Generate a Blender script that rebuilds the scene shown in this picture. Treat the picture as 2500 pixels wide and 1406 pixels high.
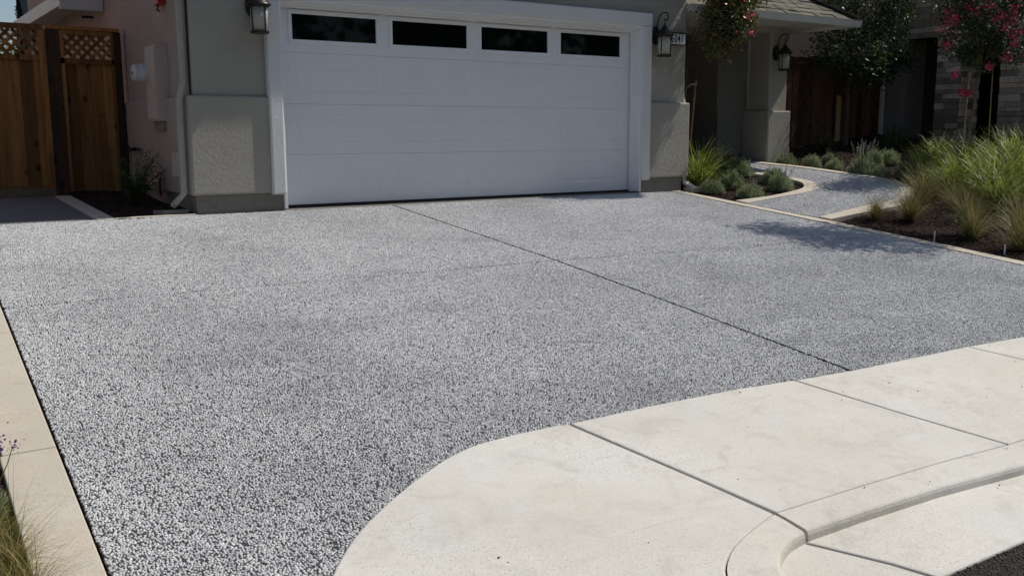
import bpy, bmesh, math, random
import numpy as np
from mathutils import Vector, Matrix
R = math.radians
rnd = random.Random(7)
for o in list(bpy.data.objects):
    bpy.data.objects.remove(o)
SC = bpy.context.scene
COL = SC.collection

# ------------------------------------------------------------------ camera, sky, sun, exposure
cam = bpy.data.cameras.new('camera')
cam.sensor_width = 36.0
cam.lens = 33.85
cam.clip_start = 0.05
cam.clip_end = 2000
camo = bpy.data.objects.new('camera', cam)
COL.objects.link(camo)
r_ = Vector((0.82414, -0.56638, -0.00339)); u_ = Vector((0.09158, 0.12735, 0.98762)); f_ = Vector((0.55893, 0.81425, -0.15683))
camo.matrix_world = Matrix(((r_.x, u_.x, -f_.x, -3.7311), (r_.y, u_.y, -f_.y, -9.7565), (r_.z, u_.z, -f_.z, 0.7468), (0, 0, 0, 1)))
SC.camera = camo
SUN_EL, SUN_AZ = 52.0, 9.0          # azimuth: degrees from +X towards -Y
sd = Vector((math.cos(R(SUN_EL)) * math.cos(R(SUN_AZ)), -math.cos(R(SUN_EL)) * math.sin(R(SUN_AZ)), math.sin(R(SUN_EL))))
world = bpy.data.worlds.new('World')
SC.world = world
world.use_nodes = True
wn = world.node_tree
bg = wn.nodes['Background']
sky = wn.nodes.new('ShaderNodeTexSky')
sky.sky_type = 'NISHITA'
sky.sun_disc = False
sky.sun_elevation = R(SUN_EL)
sky.sun_rotation = R(90 + SUN_AZ)
sky.air_density = 1.0
sky.dust_density = 1.0
wn.links.new(sky.outputs[0], bg.inputs[0])
bg.inputs[1].default_value = 0.085
sun = bpy.data.lights.new('sun', 'SUN')
sun.energy = 4.2
sun.angle = R(0.53)
sun.color = (1.0, 0.95, 0.87)
suno = bpy.data.objects.new('sun', sun)
COL.objects.link(suno)
suno.rotation_euler = sd.to_track_quat('Z', 'Y').to_euler()
suno.location = sd * 30
SC.view_settings.view_transform = 'Standard'
SC.view_settings.look = 'None'
SC.view_settings.exposure = 0.0
SC.view_settings.gamma = 1.0
SC.view_settings.use_curve_mapping = False

# ------------------------------------------------------------------ helpers
WL = {}


def finish(name, ob, parent, loc):
    COL.objects.link(ob)
    if parent is not None:
        ob.parent = parent
        base = WL[parent.name]
        ob.location = loc - base
    else:
        ob.location = loc
    WL[ob.name] = loc
    return ob


class MB:
    def __init__(s):
        s.v = []; s.f = []; s.m = []

    def add(s, vs, fs, mi=0):
        b = len(s.v)
        s.v.extend([tuple(v) for v in vs])
        for f in fs:
            s.f.append(tuple(b + i for i in f)); s.m.append(mi)
        return s

    def box(s, x0, x1, y0, y1, z0, z1, mi=0):
        return s.add([(x0, y0, z0), (x1, y0, z0), (x1, y1, z0), (x0, y1, z0), (x0, y0, z1), (x1, y0, z1), (x1, y1, z1), (x0, y1, z1)],
                     [(0, 3, 2, 1), (4, 5, 6, 7), (0, 1, 5, 4), (1, 2, 6, 5), (2, 3, 7, 6), (3, 0, 4, 7)], mi)

    def obox(s, c, ax, ay, az, mi=0):
        c = Vector(c); vs = []
        for k in (-1, 1):
            for (i, j) in ((-1, -1), (1, -1), (1, 1), (-1, 1)):
                vs.append(c + Vector(ax) * i + Vector(ay) * j + Vector(az) * k)
        return s.add(vs, [(0, 3, 2, 1), (4, 5, 6, 7), (0, 1, 5, 4), (1, 2, 6, 5), (2, 3, 7, 6), (3, 0, 4, 7)], mi)

    def bar(s, a, b, w, t, up=(0, 0, 1), mi=0):
        a = Vector(a); b = Vector(b); d = (b - a)
        n = d.normalized(); sd_ = n.cross(Vector(up)).normalized(); u2 = sd_.cross(n)
        return s.obox((a + b) / 2, sd_ * (w / 2), u2 * (t / 2), d / 2, mi)

    def prism(s, poly, zt, depth, mi=0):
        n = len(poly)
        area = sum(poly[i][0] * poly[(i + 1) % n][1] - poly[(i + 1) % n][0] * poly[i][1] for i in range(n))
        if area < 0:
            poly = poly[::-1]
        top = [(x, y, zt(x, y)) for x, y in poly]
        bot = [(x, y, zt(x, y) - depth) for x, y in poly]
        fs = [tuple(range(n)), tuple(range(2 * n - 1, n - 1, -1))]
        for i in range(n):
            j = (i + 1) % n
            fs.append((i, n + i, n + j, j))
        return s.add(top + bot, fs, mi)

    def tube(s, pts, rad, n=8, mi=0, cap=True, sq=False):
        pts = [Vector(p) for p in pts]
        if not isinstance(rad, (list, tuple)):
            rad = [rad] * len(pts)
        rings = []
        prev = None
        for i, p in enumerate(pts):
            d = (pts[min(i + 1, len(pts) - 1)] - pts[max(i - 1, 0)]).normalized()
            a = Vector((0, 0, 1)) if abs(d.z) < 0.9 else Vector((0, 1, 0))
            if prev is not None:
                a = prev
            e1 = (a - d * a.dot(d)).normalized(); prev = e1
            e2 = d.cross(e1)
            off = math.pi / n if sq else 0
            rings.append([p + (e1 * math.cos(2 * math.pi * k / n + off) + e2 * math.sin(2 * math.pi * k / n + off)) * rad[i] for k in range(n)])
        vs = [v for r0 in rings for v in r0]
        fs = []
        for i in range(len(pts) - 1):
            for k in range(n):
                fs.append((i * n + k, i * n + (k + 1) % n, (i + 1) * n + (k + 1) % n, (i + 1) * n + k))
        if cap:
            fs.append(tuple(range(n - 1, -1, -1))); fs.append(tuple((len(pts) - 1) * n + k for k in range(n)))
        return s.add(vs, fs, mi)

    def lathe(s, prof, c, axis='z', n=20, mi=0):
        c = Vector(c); vs = []
        for (r0, h) in prof:
            for k in range(n):
                a = 2 * math.pi * k / n
                q = (r0 * math.cos(a), r0 * math.sin(a), h)
                if axis == 'y': q = (q[0], -q[2], q[1])
                if axis == 'x': q = (-q[2], q[0], q[1])
                vs.append(c + Vector(q))
        fs = []
        for i in range(len(prof) - 1):
            for k in range(n):
                fs.append((i * n + k, i * n + (k + 1) % n, (i + 1) * n + (k + 1) % n, (i + 1) * n + k))
        fs.append(tuple(range(n - 1, -1, -1))); fs.append(tuple((len(prof) - 1) * n + k for k in range(n)))
        return s.add(vs, fs, mi)

    def build(s, name, mat, parent=None, loc=None, smooth=False, bevel=0, seg=2):
        me = bpy.data.meshes.new(name)
        if loc is None:
            loc = WL[parent.name] if parent is not None else Vector((0, 0, 0))
        loc = Vector(loc)
        me.from_pydata([(v[0] - loc.x, v[1] - loc.y, v[2] - loc.z) for v in s.v], [], s.f)
        for m in (mat if isinstance(mat, (list, tuple)) else [mat]):
            me.materials.append(m)
        if isinstance(mat, (list, tuple)):
            me.polygons.foreach_set('material_index', s.m)
        if smooth:
            me.polygons.foreach_set('use_smooth', [True] * len(me.polygons))
        me.update()
        ob = bpy.data.objects.new(name, me)
        finish(name, ob, parent, loc)
        if bevel:
            b = ob.modifiers.new('bevel', 'BEVEL'); b.width = bevel; b.segments = seg; b.limit_method = 'ANGLE'; b.angle_limit = R(35)
        return ob


def tag(o, label=None, cat=None, group=None, kind=None):
    if label: o['label'] = label
    if cat: o['category'] = cat
    if group: o['group'] = group
    if kind: o['kind'] = kind
    return o


def thing(name, label, cat, loc, group=None, rotz=0):
    o = bpy.data.objects.new(name, None)
    o.empty_display_size = 0.2
    finish(name, o, None, Vector(loc))
    o.rotation_euler.z = rotz
    return tag(o, label, cat, group)


def copy_tree(o, parent=None):
    c = o.copy(); COL.objects.link(c)
    if parent is not None:
        c.parent = parent
    for ch in list(o.children):
        copy_tree(ch, c)
    return c


# ------------------------------------------------------------------ materials
def new_mat(name):
    m = bpy.data.materials.new(name); m.use_nodes = True
    nt = m.node_tree
    return m, nt, nt.nodes['Principled BSDF'], nt.links


def mix(nt, fac, a, b, bt='MIX'):
    n = nt.nodes.new('ShaderNodeMix'); n.data_type = 'RGBA'; n.blend_type = bt
    for s_, v in ((n.inputs['Factor'], fac), (n.inputs[6], a), (n.inputs[7], b)):
        if hasattr(v, 'links'): nt.links.new(v, s_)
        elif isinstance(v, (tuple, list)): s_.default_value = (*v, 1)
        else: s_.default_value = v
    return n.outputs[2]


def noise(nt, scale, detail=4, rough=0.55, co=None, dist=0.0):
    n = nt.nodes.new('ShaderNodeTexNoise'); n.inputs['Scale'].default_value = scale
    n.inputs['Detail'].default_value = detail; n.inputs['Roughness'].default_value = rough; n.inputs['Distortion'].default_value = dist
    if co is not None: nt.links.new(co, n.inputs['Vector'])
    return n.outputs['Fac']


def ramp(nt, fac, p0, p1, c0=0.0, c1=1.0):
    n = nt.nodes.new('ShaderNodeMapRange'); n.clamp = True
    nt.links.new(fac, n.inputs[0])
    for i, v in enumerate((p0, p1, c0, c1)): n.inputs[i + 1].default_value = v
    return n.outputs[0]


def coords(nt, kind='Object', scale=(1, 1, 1)):
    n = nt.nodes.new('ShaderNodeTexCoord'); o = n.outputs[kind]
    if kind == 'World':
        pass
    mp = nt.nodes.new('ShaderNodeMapping'); mp.inputs['Scale'].default_value = scale
    nt.links.new(o, mp.inputs[0]); return mp.outputs[0]


def worldpos(nt, scale=(1, 1, 1)):
    g = nt.nodes.new('ShaderNodeNewGeometry')
    mp = nt.nodes.new('ShaderNodeMapping'); mp.inputs['Scale'].default_value = scale
    nt.links.new(g.outputs['Position'], mp.inputs[0]); return mp.outputs[0]


def bump(nt, h, strength, dist, prev=None):
    b = nt.nodes.new('ShaderNodeBump'); b.inputs['Strength'].default_value = strength; b.inputs['Distance'].default_value = dist
    nt.links.new(h, b.inputs['Height'])
    if prev is not None: nt.links.new(prev, b.inputs['Normal'])
    return b.outputs[0]


def island(nt):
    g = nt.nodes.new('ShaderNodeNewGeometry'); return g.outputs['Random Per Island']


def m_stucco(name, col, col2, bs=1.0):
    m, nt, bs_, L = new_mat(name)
    w = worldpos(nt)
    c = mix(nt, ramp(nt, noise(nt, 1.3, 5, 0.6, w), 0.3, 0.72), col, col2)
    c = mix(nt, ramp(nt, noise(nt, 45, 3, 0.6, w), 0.35, 0.7, 0.0, 0.25), c, (col[0] * 0.75, col[1] * 0.75, col[2] * 0.75))
    L.new(c, bs_.inputs['Base Color']); bs_.inputs['Roughness'].default_value = 0.92
    bs_.inputs['Specular IOR Level'].default_value = 0.2
    n1 = bump(nt, noise(nt, 26, 3, 0.6, w), 0.55 * bs, 0.012)
    n2 = bump(nt, noise(nt, 130, 3, 0.65, w), 0.6 * bs, 0.005, n1)
    L.new(n2, bs_.inputs['Normal']); return m


def m_paint(name, col, rough=0.45, dirt=0.12, bscale=0.0, spec=0.4):
    m, nt, bs_, L = new_mat(name)
    w = worldpos(nt)
    c = mix(nt, ramp(nt, noise(nt, 2.2, 5, 0.6, w), 0.42, 0.75, 0.0, dirt), col, (col[0] * 0.55, col[1] * 0.53, col[2] * 0.5))
    L.new(c, bs_.inputs['Base Color']); bs_.inputs['Roughness'].default_value = rough
    bs_.inputs['Specular IOR Level'].default_value = spec
    if bscale:
        L.new(bump(nt, noise(nt, bscale, 3, 0.6, w), 0.4, 0.003), bs_.inputs['Normal'])
    return m


def m_concrete(name, col, stain=0.35, grit=1.0, broom=None, pinkish=True):
    m, nt, bs_, L = new_mat(name)
    w = worldpos(nt)
    k = lambda f, g=None, h=None: (col[0] * f, col[1] * (g or f), col[2] * (h or f))
    c = mix(nt, ramp(nt, noise(nt, 1.1, 6, 0.62, w), 0.3, 0.75), col, k(0.82, 0.80, 0.77))
    if pinkish:
        c = mix(nt, ramp(nt, noise(nt, 2.3, 5, 0.65, w, 0.6), 0.48, 0.75, 0, 0.5), c, k(0.93, 0.81, 0.70))
        c = mix(nt, ramp(nt, noise(nt, 3.1, 6, 0.7, worldpos(nt, (0.6, 1.6, 1)), 0.8), 0.58, 0.72, 0, 0.45), c, k(1.08, 1.08, 1.08))
    c = mix(nt, ramp(nt, noise(nt, 5.5, 6, 0.7, w, 1.0), 0.52, 0.70, 0, stain), c, k(0.5, 0.48, 0.44))
    c = mix(nt, ramp(nt, noise(nt, 1.7, 9, 0.78, worldpos(nt, (1, 1, 1)), 0.3), 0.55, 0.64, 0, stain * 0.7), c, k(0.66, 0.60, 0.53))
    # bluish efflorescence, thin scuffs
    c = mix(nt, ramp(nt, noise(nt, 2.0, 5, 0.6, worldpos(nt, (1.3, 1, 1)), 0.4), 0.54, 0.70, 0, 0.35), c, (col[0] * 0.93, col[1] * 0.99, col[2] * 1.05))
    c = mix(nt, ramp(nt, noise(nt, 1.0, 7, 0.75, worldpos(nt, (2.2, 9, 4)), 1.5), 0.62, 0.70, 0, stain), c, k(0.55, 0.5, 0.44))
    # pores and dark specks, thicker in worn areas
    po = nt.nodes.new('ShaderNodeMath'); po.operation = 'MULTIPLY'
    L.new(ramp(nt, noise(nt, 130, 2, 0.6, w), 0.56, 0.66, 0, 0.8), po.inputs[0])
    L.new(ramp(nt, noise(nt, 1.6, 4, 0.6, w), 0.38, 0.62, 0.15, 1.0), po.inputs[1])
    c = mix(nt, po.outputs[0], c, k(0.52, 0.48, 0.44))
    c = mix(nt, ramp(nt, noise(nt, 38, 3, 0.7, w), 0.66, 0.72, 0, 0.5), c, k(0.5, 0.46, 0.42))
    c = mix(nt, ramp(nt, noise(nt, 90, 5, 0.7, w), 0.40, 0.62, 0, 0.24), c, k(0.7))
    nrm = bump(nt, noise(nt, 160, 4, 0.7, w), 0.45 * grit, 0.003)
    nrm = bump(nt, noise(nt, 3.5, 4, 0.6, w), 0.25, 0.02, nrm)
    if broom:
        bn = noise(nt, 1.0, 4, 0.65, worldpos(nt, broom))
        c = mix(nt, ramp(nt, bn, 0.35, 0.7, 0, 0.25), c, k(0.72))
        nrm = bump(nt, bn, 0.25, 0.004, nrm)
    L.new(c, bs_.inputs['Base Color']); L.new(nrm, bs_.inputs['Normal'])
    bs_.inputs['Roughness'].default_value = 0.88; bs_.inputs['Specular IOR Level'].default_value = 0.25
    return m


def m_wood(name, col, col2, gscale=1.0, rough=0.75):
    m, nt, bs_, L = new_mat(name)
    tc = nt.nodes.new('ShaderNodeTexCoord')
    oi = nt.nodes.new('ShaderNodeObjectInfo')
    w = worldpos(nt, (16 * gscale, 16 * gscale, 1.3 * gscale))
    w2 = worldpos(nt, (60, 60, 2.2))
    ad = nt.nodes.new('ShaderNodeVectorMath'); ad.operation = 'ADD'
    sc = nt.nodes.new('ShaderNodeVectorMath'); sc.operation = 'SCALE'; sc.inputs[0].default_value = (31, 17, 43)
    L.new(oi.outputs['Random'], sc.inputs['Scale']); L.new(sc.outputs[0], ad.inputs[0]); L.new(w, ad.inputs[1])
    g = noise(nt, 1.0, 5, 0.6, ad.outputs[0], 0.8)
    c = mix(nt, ramp(nt, g, 0.3, 0.72), col, col2)
    c = mix(nt, ramp(nt, noise(nt, 1.0, 3, 0.6, w2), 0.5, 0.8, 0, 0.5), c, (col2[0] * 0.6, col2[1] * 0.6, col2[2] * 0.6))
    # knots
    vo = nt.nodes.new('ShaderNodeTexVoronoi'); vo.inputs['Scale'].default_value = 1.0
    kw = worldpos(nt, (7, 7, 4.0)); L.new(kw, vo.inputs['Vector'])
    c = mix(nt, ramp(nt, vo.outputs['Distance'], 0.10, 0.24, 0.9, 0.0), c, (col2[0] * 0.25, col2[1] * 0.2, col2[2] * 0.18))
    hs = nt.nodes.new('ShaderNodeHueSaturation'); L.new(c, hs.inputs['Color'])
    L.new(ramp(nt, oi.outputs['Random'], 0, 1, 0.45, 1.4), hs.inputs['Value'])
    L.new(hs.outputs[0], bs_.inputs['Base Color']); bs_.inputs['Roughness'].default_value = rough
    bs_.inputs['Specular IOR Level'].default_value = 0.2
    L.new(bump(nt, g, 0.4, 0.004), bs_.inputs['Normal']); return m


def m_leaf(name, cols, trans=0.3, rough=0.5, spec=0.35):
    m, nt, bs_, L = new_mat(name)
    rv = island(nt)
    c = mix(nt, ramp(nt, rv, 0.0, 0.5), cols[0], cols[1])
    c = mix(nt, ramp(nt, rv, 0.5, 1.0), c, cols[2])
    w = worldpos(nt)
    c = mix(nt, ramp(nt, noise(nt, 3.0, 3, 0.6, w), 0.4, 0.7, 0, 0.45), c, (cols[0][0] * 0.6, cols[0][1] * 0.6, cols[0][2] * 0.6))
    L.new(c, bs_.inputs['Base Color']); bs_.inputs['Roughness'].default_value = rough
    bs_.inputs['Specular IOR Level'].default_value = spec
    tr = nt.nodes.new('ShaderNodeBsdfTranslucent'); L.new(c, tr.inputs[0])
    ms = nt.nodes.new('ShaderNodeMixShader'); ms.inputs[0].default_value = trans
    L.new(bs_.outputs[0], ms.inputs[1]); L.new(tr.outputs[0], ms.inputs[2])
    L.new(ms.outputs[0], nt.nodes['Material Output'].inputs[0]); return m


def m_plain(name, col, rough=0.5, metal=0.0, spec=0.5, var=0.0):
    m, nt, bs_, L = new_mat(name)
    if var:
        w = worldpos(nt)
        L.new(mix(nt, ramp(nt, noise(nt, 40, 4, 0.6, w), 0.3, 0.7, 0, var), col, (col[0] * 0.5, col[1] * 0.5, col[2] * 0.5)), bs_.inputs['Base Color'])
    else:
        bs_.inputs['Base Color'].default_value = (*col, 1)
    bs_.inputs['Roughness'].default_value = rough; bs_.inputs['Metallic'].default_value = metal
    bs_.inputs['Specular IOR Level'].default_value = spec; return m


M = {}
M['stucco'] = m_stucco('stucco', (0.385, 0.363, 0.312), (0.32, 0.30, 0.26))
M['stucco_bounce'] = m_stucco('bounce_tinted_stucco', (0.41, 0.325, 0.295), (0.34, 0.27, 0.245), 0.8)  # same beige stucco as the front, tinted pinker for warm bounced light
M['stucco_peach'] = m_stucco('peach_stucco', (0.48, 0.31, 0.20), (0.40, 0.26, 0.17), 0.6)
M['recess'] = m_stucco('shaded_brown_stucco', (0.07, 0.055, 0.045), (0.05, 0.04, 0.035), 0.6)  # brown stucco darkened, the porch recess shade put into its colour
M['stucco_beige'] = m_stucco('neighbour_stucco', (0.26, 0.215, 0.19), (0.21, 0.18, 0.16), 0.7)
M['trim'] = m_stucco('white_trim_stucco', (0.70, 0.70, 0.69), (0.62, 0.62, 0.60), 0.55)
M['white'] = m_paint('white_paint', (0.76, 0.77, 0.79), 0.4, 0.10, 90)
M['white2'] = m_paint('white_fascia_paint', (0.66, 0.66, 0.64), 0.45, 0.2)
M['spout'] = m_paint('taupe_metal_paint', (0.40, 0.375, 0.34), 0.5, 0.25)
M['panel'] = m_paint('painted_panel', (0.50, 0.42, 0.385), 0.5, 0.25)
M['found'] = m_concrete('foundation_concrete', (0.23, 0.215, 0.19), 0.5, 1.0)
M['conc'] = m_concrete('sidewalk_concrete', (0.645, 0.63, 0.58), 0.42, 1.0, (2.2, 60, 60))
M['conc_border'] = m_concrete('border_concrete', (0.54, 0.495, 0.42), 0.28, 0.5)
M['matrix'] = m_concrete('aggregate_cement', (0.058, 0.058, 0.058), 0.4, 1.2, None, False)
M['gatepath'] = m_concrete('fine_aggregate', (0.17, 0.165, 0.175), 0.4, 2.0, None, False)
M['dark'] = m_plain('joint_filler', (0.02, 0.02, 0.021), 0.9, 0, 0.1)
M['cedar'] = m_wood('cedar_boards', (0.37, 0.175, 0.056), (0.17, 0.07, 0.024))
M['cedar_dk'] = m_wood('cedar_post', (0.075, 0.04, 0.022), (0.04, 0.022, 0.013))
M['fence_old'] = m_wood('weathered_fence_boards', (0.16, 0.085, 0.045), (0.09, 0.05, 0.03))
M['stake'] = m_wood('stake_wood', (0.42, 0.27, 0.14), (0.32, 0.2, 0.1))
M['bronze'] = m_plain('oil_rubbed_bronze', (0.035, 0.03, 0.027), 0.38, 0.6, 0.5, 0.3)
M['metal'] = m_plain('grey_metal', (0.3, 0.3, 0.3), 0.45, 0.7)
M['red'] = m_plain('red_enamel', (0.35, 0.02, 0.015), 0.4)
M['black'] = m_plain('black_plastic', (0.012, 0.012, 0.014), 0.5)
M['numblack'] = m_plain('dark_blue_lettering', (0.012, 0.014, 0.045), 0.5)
M['bark'] = m_wood('smooth_bark', (0.20, 0.14, 0.10), (0.12, 0.085, 0.06), 0.8)


def glass_dark():
    m, nt, b, L = new_mat('dark_window_glass')
    b.inputs['Base Color'].default_value = (0.004, 0.005, 0.005, 1); b.inputs['Roughness'].default_value = 0.03
    b.inputs['Specular IOR Level'].default_value = 0.12; return m


def glass_seeded():
    m, nt, b, L = new_mat('seeded_lantern_glass')
    b.inputs['Base Color'].default_value = (0.62, 0.60, 0.52, 1); b.inputs['Roughness'].default_value = 0.18
    b.inputs['Transmission Weight'].default_value = 0.45; b.inputs['IOR'].default_value = 1.3
    w = worldpos(nt); L.new(bump(nt, noise(nt, 55, 2, 0.5, w), 1.0, 0.012), b.inputs['Normal']); return m


def m_pebble():
    m, nt, b, L = new_mat('aggregate_pebbles')
    oi = nt.nodes.new('ShaderNodeObjectInfo')
    rr = oi.outputs['Random']
    cr = nt.nodes.new('ShaderNodeValToRGB'); L.new(rr, cr.inputs[0])
    e = cr.color_ramp; e.interpolation = 'LINEAR'
    e.elements[0].position = 0.0; e.elements[0].color = (0.38, 0.38, 0.385, 1)
    e.elements[1].position = 1.0; e.elements[1].color = (0.74, 0.735, 0.72, 1)
    for p_, c_ in ((0.12, (0.50, 0.50, 0.505)), (0.6, (0.58, 0.58, 0.583)), (0.9, (0.66, 0.657, 0.65))):
        q = e.elements.new(p_); q.color = (*c_, 1)
    w = worldpos(nt)
    # worn and slightly stained areas of the whole surface
    c = mix(nt, ramp(nt, noise(nt, 0.55, 5, 0.6, w), 0.42, 0.68, 0, 0.34), cr.outputs[0], (0.25, 0.25, 0.26))
    c = mix(nt, ramp(nt, noise(nt, 0.9, 4, 0.6, worldpos(nt, (1, 2.2, 1)), 0.4), 0.54, 0.74, 0, 0.30), c, (0.19, 0.19, 0.20))
    L.new(c, b.inputs['Base Color']); b.inputs['Roughness'].default_value = 0.7; b.inputs['Specular IOR Level'].default_value = 0.3
    return m


def m_chip():
    m, nt, b, L = new_mat('bark_chips')
    oi = nt.nodes.new('ShaderNodeObjectInfo')
    cr = nt.nodes.new('ShaderNodeValToRGB'); L.new(oi.outputs['Random'], cr.inputs[0])
    e = cr.color_ramp
    e.elements[0].color = (0.012, 0.008, 0.006, 1); e.elements[1].color = (0.075, 0.042, 0.03, 1)
    L.new(cr.outputs[0], b.inputs['Base Color']); b.inputs['Roughness'].default_value = 0.9; b.inputs['Specular IOR Level'].default_value = 0.15
    return m


def m_stone():
    m, nt, b, L = new_mat('ledge_stone')
    oi = nt.nodes.new('ShaderNodeObjectInfo')
    cr = nt.nodes.new('ShaderNodeValToRGB'); L.new(oi.outputs['Random'], cr.inputs[0])
    e = cr.color_ramp
    e.elements[0].color = (0.18, 0.13, 0.10, 1); e.elements[1].color = (0.85, 0.66, 0.50, 1)
    q = e.elements.new(0.4); q.color = (0.38, 0.28, 0.21, 1)
    q = e.elements.new(0.7); q.color = (0.58, 0.46, 0.36, 1)
    w = worldpos(nt)
    c = mix(nt, ramp(nt, noise(nt, 18, 5, 0.65, w), 0.35, 0.7, 0, 0.45), cr.outputs[0], (0.08, 0.07, 0.065))
    L.new(c, b.inputs['Base Color']); b.inputs['Roughness'].default_value = 0.9
    L.new(bump(nt, noise(nt, 35, 4, 0.6, w), 0.8, 0.015), b.inputs['Normal']); return m


def m_shingle():
    m, nt, b, L = new_mat('asphalt_shingle')
    oi = nt.nodes.new('ShaderNodeObjectInfo')
    cr = nt.nodes.new('ShaderNodeValToRGB'); L.new(oi.outputs['Random'], cr.inputs[0])
    e = cr.color_ramp
    e.elements[0].color = (0.10, 0.098, 0.075, 1); e.elements[1].color = (0.19, 0.18, 0.14, 1)
    w = worldpos(nt)
    c = mix(nt, ramp(nt, noise(nt, 260, 2, 0.6, w), 0.4, 0.65, 0, 0.5), cr.outputs[0], (0.06, 0.058, 0.05))
    L.new(c, b.inputs['Base Color']); b.inputs['Roughness'].default_value = 0.95; b.inputs['Specular IOR Level'].default_value = 0.15
    L.new(bump(nt, noise(nt, 260, 2, 0.6, w), 0.5, 0.003), b.inputs['Normal']); return m


def m_ground(name, c0, c1, sc=3.0, bs=40):
    m, nt, b, L = new_mat(name)
    w = worldpos(nt)
    c = mix(nt, ramp(nt, noise(nt, sc, 6, 0.65, w), 0.3, 0.7), c0, c1)
    c = mix(nt, ramp(nt, noise(nt, bs, 4, 0.7, w), 0.4, 0.65, 0, 0.6), c, (c0[0] * 0.4, c0[1] * 0.4, c0[2] * 0.4))
    L.new(c, b.inputs['Base Color']); b.inputs['Roughness'].default_value = 0.95; b.inputs['Specular IOR Level'].default_value = 0.15
    L.new(bump(nt, noise(nt, bs, 4, 0.7, w), 0.8, 0.02), b.inputs['Normal']); return m


M['glass'] = glass_dark()
M['seeded'] = glass_seeded()
M['pebble'] = m_pebble()
M['chip'] = m_chip()
M['stone'] = m_stone()
M['shingle'] = m_shingle()
M['soil'] = m_ground('bed_soil', (0.022, 0.014, 0.011), (0.014, 0.009, 0.008))
M['earth'] = m_ground('ground_earth', (0.10, 0.085, 0.06), (0.07, 0.075, 0.04), 0.8, 12)
M['asphalt'] = m_ground('road_asphalt', (0.055, 0.05, 0.048), (0.04, 0.036, 0.035), 2.0, 120)
M['lav'] = m_leaf('lavender_leaf', ((0.16, 0.20, 0.10), (0.32, 0.37, 0.21), (0.50, 0.53, 0.34)), 0.25, 0.7, 0.2)
M['lavflower'] = m_leaf('lavender_flower', ((0.20, 0.18, 0.22), (0.28, 0.26, 0.28), (0.34, 0.33, 0.31)), 0.2, 0.8, 0.1)
M['lime'] = m_leaf('lime_grass_blade', ((0.09, 0.135, 0.014), (0.21, 0.26, 0.035), (0.46, 0.48, 0.17)), 0.4, 0.45, 0.35)
M['tan'] = m_leaf('tan_grass_blade', ((0.09, 0.12, 0.035), (0.20, 0.18, 0.065), (0.40, 0.30, 0.14)), 0.3, 0.6, 0.3)
M['darkgrass'] = m_leaf('dark_grass_blade', ((0.03, 0.055, 0.015), (0.05, 0.09, 0.02), (0.11, 0.15, 0.05)), 0.3, 0.35, 0.5)
M['drygrass'] = m_leaf('dry_grass_blade', ((0.12, 0.14, 0.03), (0.26, 0.21, 0.06), (0.46, 0.35, 0.15)), 0.3, 0.6, 0.3)
M['leaf_red'] = m_leaf('turning_leaf', ((0.06, 0.105, 0.03), (0.10, 0.13, 0.035), (0.24, 0.09, 0.045)), 0.35, 0.4, 0.45)
M['leaf_dk'] = m_leaf('dark_green_leaf', ((0.02, 0.04, 0.013), (0.035, 0.06, 0.018), (0.075, 0.105, 0.03)), 0.3, 0.48, 0.35)
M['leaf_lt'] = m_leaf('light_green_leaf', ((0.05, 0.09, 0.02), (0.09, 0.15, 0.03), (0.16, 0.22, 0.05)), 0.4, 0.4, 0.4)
M['leaf_far'] = m_leaf('far_tree_leaf', ((0.04, 0.06, 0.02), (0.06, 0.085, 0.03), (0.12, 0.15, 0.06)), 0.25, 0.6, 0.2)
M['pink'] = m_leaf('pink_blossom', ((0.50, 0.05, 0.11), (0.68, 0.10, 0.19), (0.80, 0.26, 0.33)), 0.35, 0.7, 0.1)
M['violet'] = m_leaf('violet_blossom', ((0.14, 0.06, 0.25), (0.2, 0.1, 0.32), (0.26, 0.16, 0.36)), 0.3, 0.7, 0.1)


# ------------------------------------------------------------------ ground levels
def H(x, y):
    yy = max(-8.2, y)
    if yy <= 0: z = 0.1 * yy
    else: z = (0.05 if x < 5.6 else 0.1) * min(yy, 5)
    if x < 5.6 and yy > 0: pass
    return z + 0.09 * max(0.0, min(x, 13.0) - 5.6)


def Hd(x, y):
    return 0.1 * y


# ground sheet
def ground_sheet():
    xs = sorted(set([-200, -100, -50, -30, -20, -14] + list(np.arange(-10, 16.01, 0.5)) + [5.6, 18, 25, 40, 80, 200]))
    ys = sorted(set([-200, -120, -70, -40, -25, -18, -14] + list(np.arange(-11, 8.01, 0.5)) + [-8.2, 12, 20, 35, 60, 120, 250]))
    mb = MB()
    vs = [(x, y, H(x, y) - 0.10) for y in ys for x in xs]
    nx = len(xs)
    fs = [(j * nx + i, j * nx + i + 1, (j + 1) * nx + i + 1, (j + 1) * nx + i) for j in range(len(ys) - 1) for i in range(nx - 1)]
    mb.add(vs, fs)
    o = mb.build('ground', M['earth'])
    tag(o, 'bare earth ground under the lots', kind='structure')


ground_sheet()


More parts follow.
